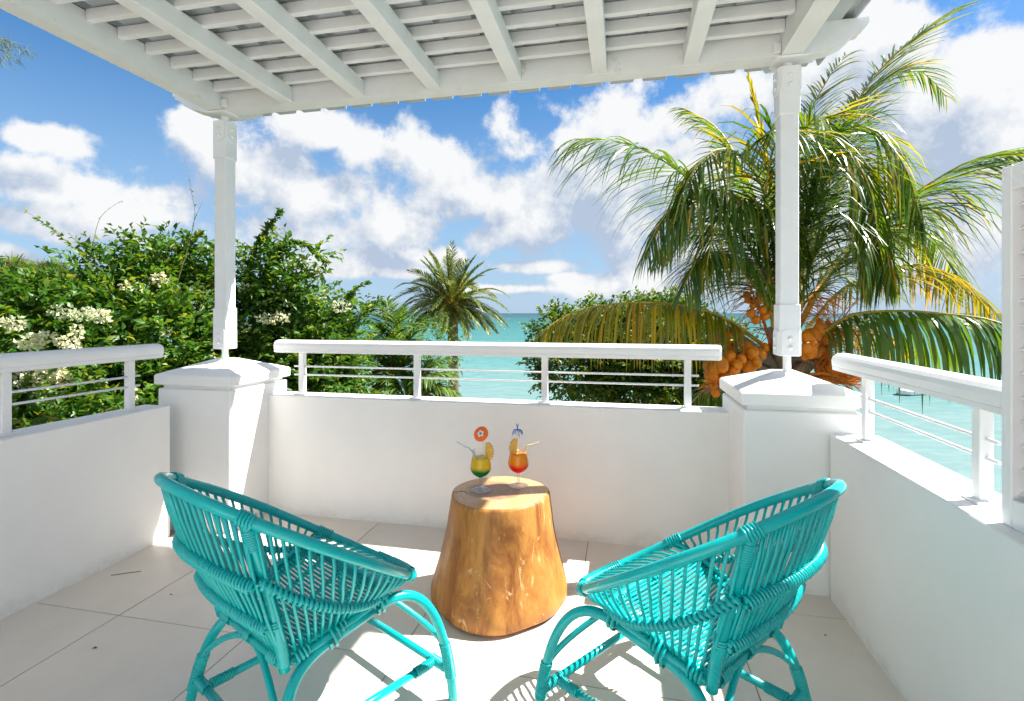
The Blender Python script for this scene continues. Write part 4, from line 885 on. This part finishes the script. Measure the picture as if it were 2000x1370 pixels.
CF = [ # path, leaflets per side, length, gravity, roll, yellowing, single
 (PY([(1525,650,5.7),(1490,530,5.5),(1400,400,5.3),(1290,310,5.1),(1200,275,5.0),(1122,272,4.95)]), 84, 1.0, 1.15, 0., 0, 1),
 (PY([(1512,660,5.6),(1500,520,5.3),(1494,400,5.0),(1510,290,4.8),(1545,245,4.6),(1500,262,4.3)]), 84, .86, 1.25, 0., 0, 0),
 (PY([(1545,640,5.8),(1580,480,5.9),(1620,310,6.0),(1700,160,6.2),(1790,70,6.3),(1868,18,6.4)]), 84, .70, .35, 0., 0, 0),
 (PY([(1545,640,5.9),(1600,380,6.2),(1660,230,6.4),(1730,152,6.6),(1800,140,6.7),(1848,190,6.7)]), 70, .62, .7, 0., 0, 0),
 (PY([(1550,640,5.7),(1580,400,5.5),(1630,270,5.3),(1700,250,5.1),(1765,320,4.9),(1800,430,4.8)]), 76, .82, 1.2, 0., 0, 0),
 (PY([(1550,660,5.7),(1620,540,5.5),(1720,430,5.3),(1830,350,5.1),(1920,306,4.9),(2050,285,4.8)]), 92, 1.05, 1.2, 0., 0, 0),
 (PY([(1555,670,5.8),(1640,570,6.0),(1730,525,6.2),(1810,520,6.3),(1880,555,6.4),(1945,612,6.4)]), 74, .72, 1.2, 0., 1, 0),
 (PY([(1560,690,5.6),(1650,622,5.2),(1740,608,4.9),(1850,614,4.6),(1950,630,4.4),(2060,690,4.2)]), 62, .80, 2.6, 0., 0, 1),
 (PY([(1510,690,5.6),(1420,625,5.4),(1330,597,5.2),(1220,592,5.0),(1120,610,4.9),(1048,655,4.8)]), 84, .66, 2.2, 0., 1, 0),
 (PY([(1520,640,5.7),(1490,440,5.9),(1450,330,6.1),(1400,250,6.3),(1335,212,6.4)]), 64, .62, .8, 0., 0, 0),
 (PY([(1520,640,5.7),(1480,450,5.4),(1425,380,5.2),(1360,375,5.0),(1300,420,4.9),(1262,490,4.8)]), 70, .80, 1.2, 0., 0, 0),
 (PY([(1520,640,5.7),(1500,400,5.3),(1440,300,5.1),(1385,300,4.9),(1340,360,4.8),(1315,440,4.75)]), 70, .72, 1.2, 0., 0, 0),
 (PY([(1530,640,5.9),(1540,400,6.2),(1575,240,6.4),(1620,150,6.6),(1650,110,6.7)]), 56, .56, .5, 0., 0, 0),
 (PY([(1550,650,5.9),(1640,500,6.2),(1740,440,6.4),(1820,470,6.5),(1880,560,6.6)]), 66, .72, 1.1, 0., 0, 0),
 (PY([(1545,650,5.7),(1575,430,5.4),(1620,320,5.1),(1680,340,4.9),(1720,440,4.8),(1740,540,4.8)]), 70, .80, 1.25, 0., 0, 0),
 (PY([(1530,650,5.7),(1545,400,5.3),(1575,250,5.0),(1610,230,4.8),(1640,300,4.6)]), 64, .80, 1.3, 0., 0, 0),
 (PY([(1520,650,5.8),(1470,520,6.0),(1410,450,6.2),(1340,450,6.3),(1280,500,6.4)]), 62, .70, 1.1, 0., 0, 0),
 (PY([(1520,650,5.7),(1475,560,5.4),(1420,500,5.2),(1370,500,5.0),(1335,560,4.9)]), 60, .70, 1.2, 0., 0, 0),
 (PY([(1540,700,5.9),(1620,650,6.3),(1700,640,6.7),(1780,690,7.0)]), 50, .6, 1.6, 0., 1, 0),
 (PY([(1500,720,5.8),(1440,735,5.7),(1380,760,5.6),(1340,800,5.5)]), 40, .5, 1.6, 0., 0, 0),
 (PY([(1530,600,5.7),(1510,400,5.8),(1485,250,5.8),(1462,150,5.85)]), 34, .30, .1, 0., 1, 0),
 (PY([(1520,650,5.6),(1490,480,5.3),(1460,400,5.1),(1420,400,4.9),(1390,470,4.8),(1375,560,4.8)]), 60, .78, 1.2, 0., 0, 0),
 (PY([(1550,650,5.6),(1590,500,5.3),(1640,440,5.1),(1690,460,4.9),(1725,540,4.8)]), 60, .78, 1.2, 0., 0, 0),
 (PY([(1545,650,5.7),(1570,380,5.3),(1600,300,5.0),(1650,290,4.8),(1700,370,4.7),(1715,470,4.65)]), 70, .84, 1.2, 0., 0, 0),
 (PY([(1550,650,6.0),(1600,450,6.3),(1650,350,6.5),(1720,330,6.7),(1790,400,6.8),(1830,480,6.8)]), 70, .8, 1.2, 0., 0, 0),
 (PY([(1530,660,5.9),(1500,560,6.3),(1440,500,6.7),(1380,500,7.0)]), 50, .7, .9, 0., 0, 0)]
nb = 0
for k, (pth, n_, ln, gr, ro, yl, sg) in enumerate(CF):
    single = bool(sg) and nb + 2 * n_ <= 480
    fr_ = frond(pth, cp, corg, M['ydfrond'] if yl else M['cfrond'], int(n_ * (1.1 if single else 1.4)), ln * 1.22, .034 if k == 7 else .024, gr * (.48 if k not in (7, 8) else .8), 1.1 if k in (2, 3, 12) else (.55 if k in (1, 7, 8) else .95), .024, .18 if k != 20 else .4, 5, single, ro or RNG.uniform(-.08, .08), name='frond', wild=.11, lift=0. if k in (2, 3, 12, 20) else -.42)
    if k == 8: fr_['label'] = 'yellowing frond arching left over the round tree'
    if single: nb += 2 * n_
# leaf bases, dark boots
for k, (x, y, Y, x2, y2) in enumerate([(1530,735,5.5,1420,640), (1540,740,5.5,1600,690), (1520,745,5.4,1430,700), (1545,740,5.5,1640,660), (1500,740,5.5,1375,765), (1560,745,5.5,1650,745), (1530,720,5.45,1500,640), (1550,720,5.6,1590,650)]):
    a, b = at(x, y, Y), at(x2, y2, Y); MB().tube(np.array([a, (a + b) / 2 + [0, -.05, .02], b]) - corg, [.09, .055, .028], 8).build('leaf_base', M['fibre'], cp)
for (x, y, x2, y2) in ((1500,712,1440,690), (1535,705,1590,712), (1470,735,1400,726)):
    a, b = at(x, y, 5.35), at(x2, y2, 5.3); MB().tube(np.array([a, (a + b) / 2 + [0, 0, .05], b]) - corg, [.02, .03, .012], 7).build('dry_sheath', M['bark'], cp)
cm = MB()
pc = [(.0001, -.108), (.03, -.104), (.062, -.086), (.085, -.052), (.094, -.01), (.090, .035), (.072, .072), (.045, .095), (.018, .106), (.0001, .108)]
cm.lathe(pc, 18, fn=lambda r, z, t: (r * (1 + .05 * math.cos(3 * t)), z)); cme = cm.mesh('coconut', M['coco'])
CN = [(1410,712,5.1),(1390,735,5.25),(1440,712,5.1),(1456,690,5.3),(1383,716,5.35),(1416,742,5.2),(1588,672,5.25),(1572,694,5.3),(1606,664,5.5),(1625,708,5.45),(1646,728,5.35),(1618,734,5.4),(1397,768,5.35),(1484,694,5.4),(1401,707,5.25),(1423,698,5.3),(1398,720,5.2),(1425,697,5.2),(1449,701,5.15),(1470,690,5.2),(1479,708,5.15),(1435,722,5.15),(1464,716,5.25),(1394,752,5.3),(1401,688,5.4),(1428,682,5.4),(1393,700,5.3),(1412,729,5.3),
      (1579,662,5.3),(1590,655,5.4),(1575,680,5.2),(1584,688,5.25),(1600,672,5.5),(1610,710,5.5),(1637,716,5.4),(1627,722,5.35),(1605,722,5.6),(1655,722,5.5),(1672,738,5.4),(1598,690,5.4),(1660,735,5.3),(1490,720,5.5)]
CN += [(x + RNG.uniform(-20, 20), y + RNG.uniform(-16, 14), Y + RNG.uniform(0, .25)) for x, y, Y in CN if y < 740][:30]
for x, y, Y in CN:
    p = at(x, y, Y) - corg; s = RNG.uniform(.46, .76); o = link('coconut', cme, cp, p); o.rotation_euler = (RNG.uniform(-.6, .6), RNG.uniform(-.6, .6), RNG.uniform(0, 6)); o.scale = (s * RNG.uniform(.9, 1.1), s, s * RNG.uniform(.92, 1.12))
for x, y, Y in [(1462,585,5.5),(1470,598,5.45),(1480,588,5.5),(1458,575,5.5),(1467,612,5.4),(1490,605,5.4),(1495,618,5.4),(1476,625,5.4),(1501,612,5.5),(1484,575,5.5),(1608,640,5.6),(1617,632,5.6),(1600,628,5.6),(1420,655,5.5),(1440,660,5.5),(1450,668,5.5),(1402,660,5.4),(1430,648,5.5)]:
    p = at(x, y, Y) - corg; s = RNG.uniform(.34, .48); o = link('coconut', cme, cp, p); o.rotation_euler = (RNG.uniform(-.6, .6), RNG.uniform(-.6, .6), 0); o.scale = (s * RNG.uniform(.9, 1.1), s, s * RNG.uniform(.92, 1.12))
def inflo(a, b, nst, ln, Y0):
    A0, B0 = at(*a), at(*b); s = MB().tube(np.array([A0, (A0 + B0) / 2 + [0, 0, .06], B0]) - corg, [.022, .016, .007], 6).build('flower_stalk', M['stalk'], cp)
    m_ = MB()
    for k in range(nst):
        u = RNG.uniform(.25, 1); p = A0 + (B0 - A0) * u; d = unit(np.array([(B0 - A0)[0] * 1.2, -.05, 0]) + RNG.normal(0, .35, 3) + [0, 0, -.05]); q = [p, p + d * ln * .5 + RNG.normal(0, .02, 3), p + d * ln * RNG.uniform(.8, 1.1) + [0, 0, -.05]]
        m_.tube(resample(np.array(q), 5) - corg, np.linspace(.0055, .003, 5), 4, caps=False)
    tag(m_.build('flower_strands', M['stalk'], s), kind='stuff')
inflo((1510,690,5.6), (1465,560,5.4), 46, .30, 0); inflo((1560,690,5.6), (1650,620,5.4), 70, .42, 0); inflo((1500,720,5.5), (1410,660,5.3), 40, .28, 0); inflo((1570,700,5.5), (1620,690,5.3), 60, .30, 0); inflo((1540,650,5.6), (1600,560,5.6), 40, .32, 0)
inflo((1560,735,5.4), (1660,745,5.2), 50, .26, 0); inflo((1480,740,5.4), (1395,745,5.2), 30, .22, 0)

# date palm beyond the wall
DC = at(882, 600, 24.); dorg = np.array([DC[0] + .15, DC[1], SEA + .9]); dp = empty('date_palm', dorg, 0, 'date palm with a full round crown and brown trunk in front of the open sea', 'palm tree')
tr_ = resample(np.array([dorg, DC + [.05, 0, -.4]]), 40); MB().tube(tr_ - dorg, .23 + .03 * (np.arange(40) % 2), 12).build('trunk', M['bark'], dp)
MB().tube([DC - dorg + [0, 0, -.9], DC - dorg + [0, 0, -.4], DC - dorg + [0, 0, .1]], [.24, .42, .2], 12).build('crown_heart', M['fibre'], dp)
for k in range(74):
    az_ = k * 2.39996 + RNG.uniform(-.2, .2); t_ = k / 73; el_ = math.radians(88 - 92 * t_ ** .62 + RNG.uniform(-6, 6)); ln = RNG.uniform(2.45, 3.0) * (1. if t_ < .7 else .92)
    d = np.array([math.cos(az_) * math.cos(el_), math.sin(az_) * math.cos(el_), math.sin(el_)]); P = [DC + d * .1]; q = d.copy()
    for j in range(6): q = unit(q + np.array([0, 0, -.07 - .20 * (1 - abs(q[2])) * (j + 1) / 3])); P.append(P[-1] + q * ln / 6)
    frond(P, dp, dorg, M['dfrond'], 84, .50, .050, .35, 1.0, .035, .14, 2, False, RNG.uniform(-.6, .6), lift=.4, name='frond')
for k in range(16):
    a = k * .8; d = np.array([math.cos(a), math.sin(a), 0]); P = np.array([DC + [0, 0, -.1], DC + d * .35 + [0, 0, -.2], DC + d * .5 + [0, 0, -.75]]); MB().tube(P - dorg, [.03, .025, .012], 5).build('fruit_stalk', M['stalk'], dp)
# small feathery palms
def small_palm(c, base, label, tips, n_=30, ln=.42, grp=None):
    e = empty('areca_palm', base, 0, label, 'palm tree'); MB().tube(resample(np.array([base, c]), 14) - base, .07 + .006 * (np.arange(14) % 2), 10).build('trunk', M['bark'], e)
    for (x, y, dy) in tips:
        T_ = at(x, y, c[1] + dy); mid = (c + T_) / 2 + [0, 0, .10 + .12 * np.linalg.norm(T_ - c)]; frond([c, mid, T_], e, base, M['afrond'], int(n_ * 1.3), ln * 1.1, .042, .55, .75, .016, .12, 3, False, RNG.uniform(-.3, .3), name='frond')
c = at(768, 742, 8.6); small_palm(c, np.array([c[0], c[1], SEA + .9]), 'small feathery palm with a pale trunk, behind the second rail post from the left', [(690,640,0),(712,690,-.4),(738,598,.3),(755,585,.2),(790,600,0),(835,625,-.3),(868,668,-.2),(880,720,0),(840,690,-.6),(700,745,-.2),(660,700,.3),(805,640,.5),(725,630,-.5),(770,600,-.5),(750,660,-.8),(820,760,-.5),(720,785,-.4)], 36, .44)
c = at(800, 790, 8.0); small_palm(c, np.array([c[0], c[1], SEA + .9]), 'low feathery palm fanning out at the foot of the date palm trunk', [(885,730,0),(890,765,-.2),(870,700,.2),(850,740,-.4),(730,740,0),(720,770,-.2),(760,720,.2),(830,720,.3),(900,790,0),(700,800,0)], 34, .40)
# casuarinas
def needles(S, d, n, ln):
    I = RNG.integers(0, len(S), n); B = S[I] + RNG.normal(0, .03, (n, 3)); D = unit(d[I] * .6 + RNG.normal(0, .5, (n, 3)) + [0, 0, -.35]); return B, D, unit(RNG.normal(0, 1, (n, 3))), ln * RNG.uniform(.5, 1.1, n), np.full(n, ln * .06)
for (x, y, Y, r, lab) in ((20, 545, 24, 52, 'feathery olive casuarina crown at the far left behind the bougainvillea'), (100, 548, 26, 40, 'smaller feathery casuarina crown just right of the far left one')):
    c = at(x, y, Y); base = np.array([c[0], c[1], SEA + .9]); e = empty('casuarina_tree', base, 0, lab, 'tree')
    S, d = blob_starts([PB(x, y, Y, r, r * .8), PB(x - r * .7, y - r * .15, Y, r * .6, r * .6), PB(x + r * .6, y + r * .2, Y, r * .6, r * .5), PB(x, y + 80, Y, r * 1.2, 70)], 900, .3)
    B, D, Nn, ln, wd = needles(S, d, 16000, .55); V, F = leaves(B - base, D, Nn, ln, wd); tag(link('foliage', npmesh('foliage', V, F, M['cas']), e), kind='stuff')
    MB().tube(resample(np.array([base, c]), 8) - base, np.linspace(.25, .06, 8), 8).build('trunk', M['bark'], e)
    for k in range(8): a = k * .8; MB().tube(np.array([c + [0, 0, -1.5 + k * .25], c + [math.cos(a) * r / 1000 * Y, math.sin(a) * .6, -.6 + k * .25]]) - base, [.05, .015], 5).build('branch', M['bark'], e)
base = np.array([-7.2, 4.9, SEA + .9]); e = empty('casuarina_tree', base, 0, 'casuarina branch tip with thin needles hanging in at the top left of the sky', 'tree')
MB().tube(resample(np.array([base, base + [.2, 0, 6], base + [.3, 0, 11.5]]), 12) - base, np.linspace(.22, .05, 12), 10).build('trunk', M['bark'], e)
for (x, y, x2, y2) in ((8, 79, 42, 96), (-20, 88, 20, 108), (-60, 60, 8, 79), (-80, 95, -10, 110)):
    P = np.array([base + [.25, 0, 9.8], at(-160, 40, 4.7), at(x, y, 4.6), at(x2, y2, 4.6)]); P = resample(catmull(P, 20), 24); MB().tube(P - base, np.linspace(.03, .002, 24), 5).build('branch', M['twig'], e)
    S = P[10:]; B, D, Nn, ln, wd = needles(S, np.tile([.5, 0, -.5], (len(S), 1)), 420, .13); V, F = leaves(B - base, D, Nn, ln, np.full(len(ln), .0042)); tag(link('foliage', npmesh('foliage', V, F, M['cas']), e), kind='stuff')

# ------------------------------------------------------------------ moored boat seen under the right handrail
bo = at(1787, 771, 50.5); be = empty('moored_boat', (bo[0], bo[1], SEA), math.radians(18), 'white flat moored boat on the turquoise water under the right handrail', 'boat')
hull = [(-2.3, 0), (-1.6, -.75), (1.9, -.85), (2.1, 0), (1.9, .85), (-1.6, .75)]; b = MB(); V = [(x * .93, y * .88, -.15) for x, y in hull] + [(x, y, .42 + (.18 if x < -2 else 0)) for x, y in hull]; n = 6
b.add(V, [tuple(range(n))] + [(i, i + n, (i + 1) % n + n, (i + 1) % n) for i in range(n)] + [tuple(reversed(range(n, 2 * n)))]); fixn(b.build('hull', M['boat'], be))
b = MB(); V = [(x * .95, y * .905, -.05) for x, y in hull] + [(x * .965, y * .93, .10) for x, y in hull]; b.add(V, [(i, i + n, (i + 1) % n + n, (i + 1) % n) for i in range(n)]); b.build('waterline', M['boatd'], be, (0, 0, 0)).scale = (1.03, 1.03, 1)
MB().box(.0, 1.5, -.6, .6, .43, .75, .04).build('deck_box', M['boat'], be); MB().box(-1.3, -.2, -.5, .5, .425, .46).build('well', M['boatd'], be)
MB().tube([(.1, -.6, .7), (.1, -.6, 1.15), (.1, .6, 1.15), (.1, .6, .7)], .03, 6).build('hoop', M['boat'], be)

for x, y, w in ((178, 1268, .012), (330, 1162, .009), (1610, 1243, .010)):
    p = at(x, y, H / ((y - 612) / 1000)); p[2] = .0012
    V, F = leaves(np.zeros((1, 3)), np.array([[1., .4 * math.sin(x), .05]]), np.array([[0, 0, 1.]]), np.array([w * 2]), np.array([w]))
    tag(link('fallen_leaf', npmesh('fallen_leaf', V, F, M['twig']), None, p), {178: 'tiny dry leaf on the tiles at the lower left of the terrace', 330: 'tiny dry leaf on the tiles between the left wall and the left chair', 1610: 'tiny dry leaf on the tiles between the right chair and the right wall'}[x], 'leaf')
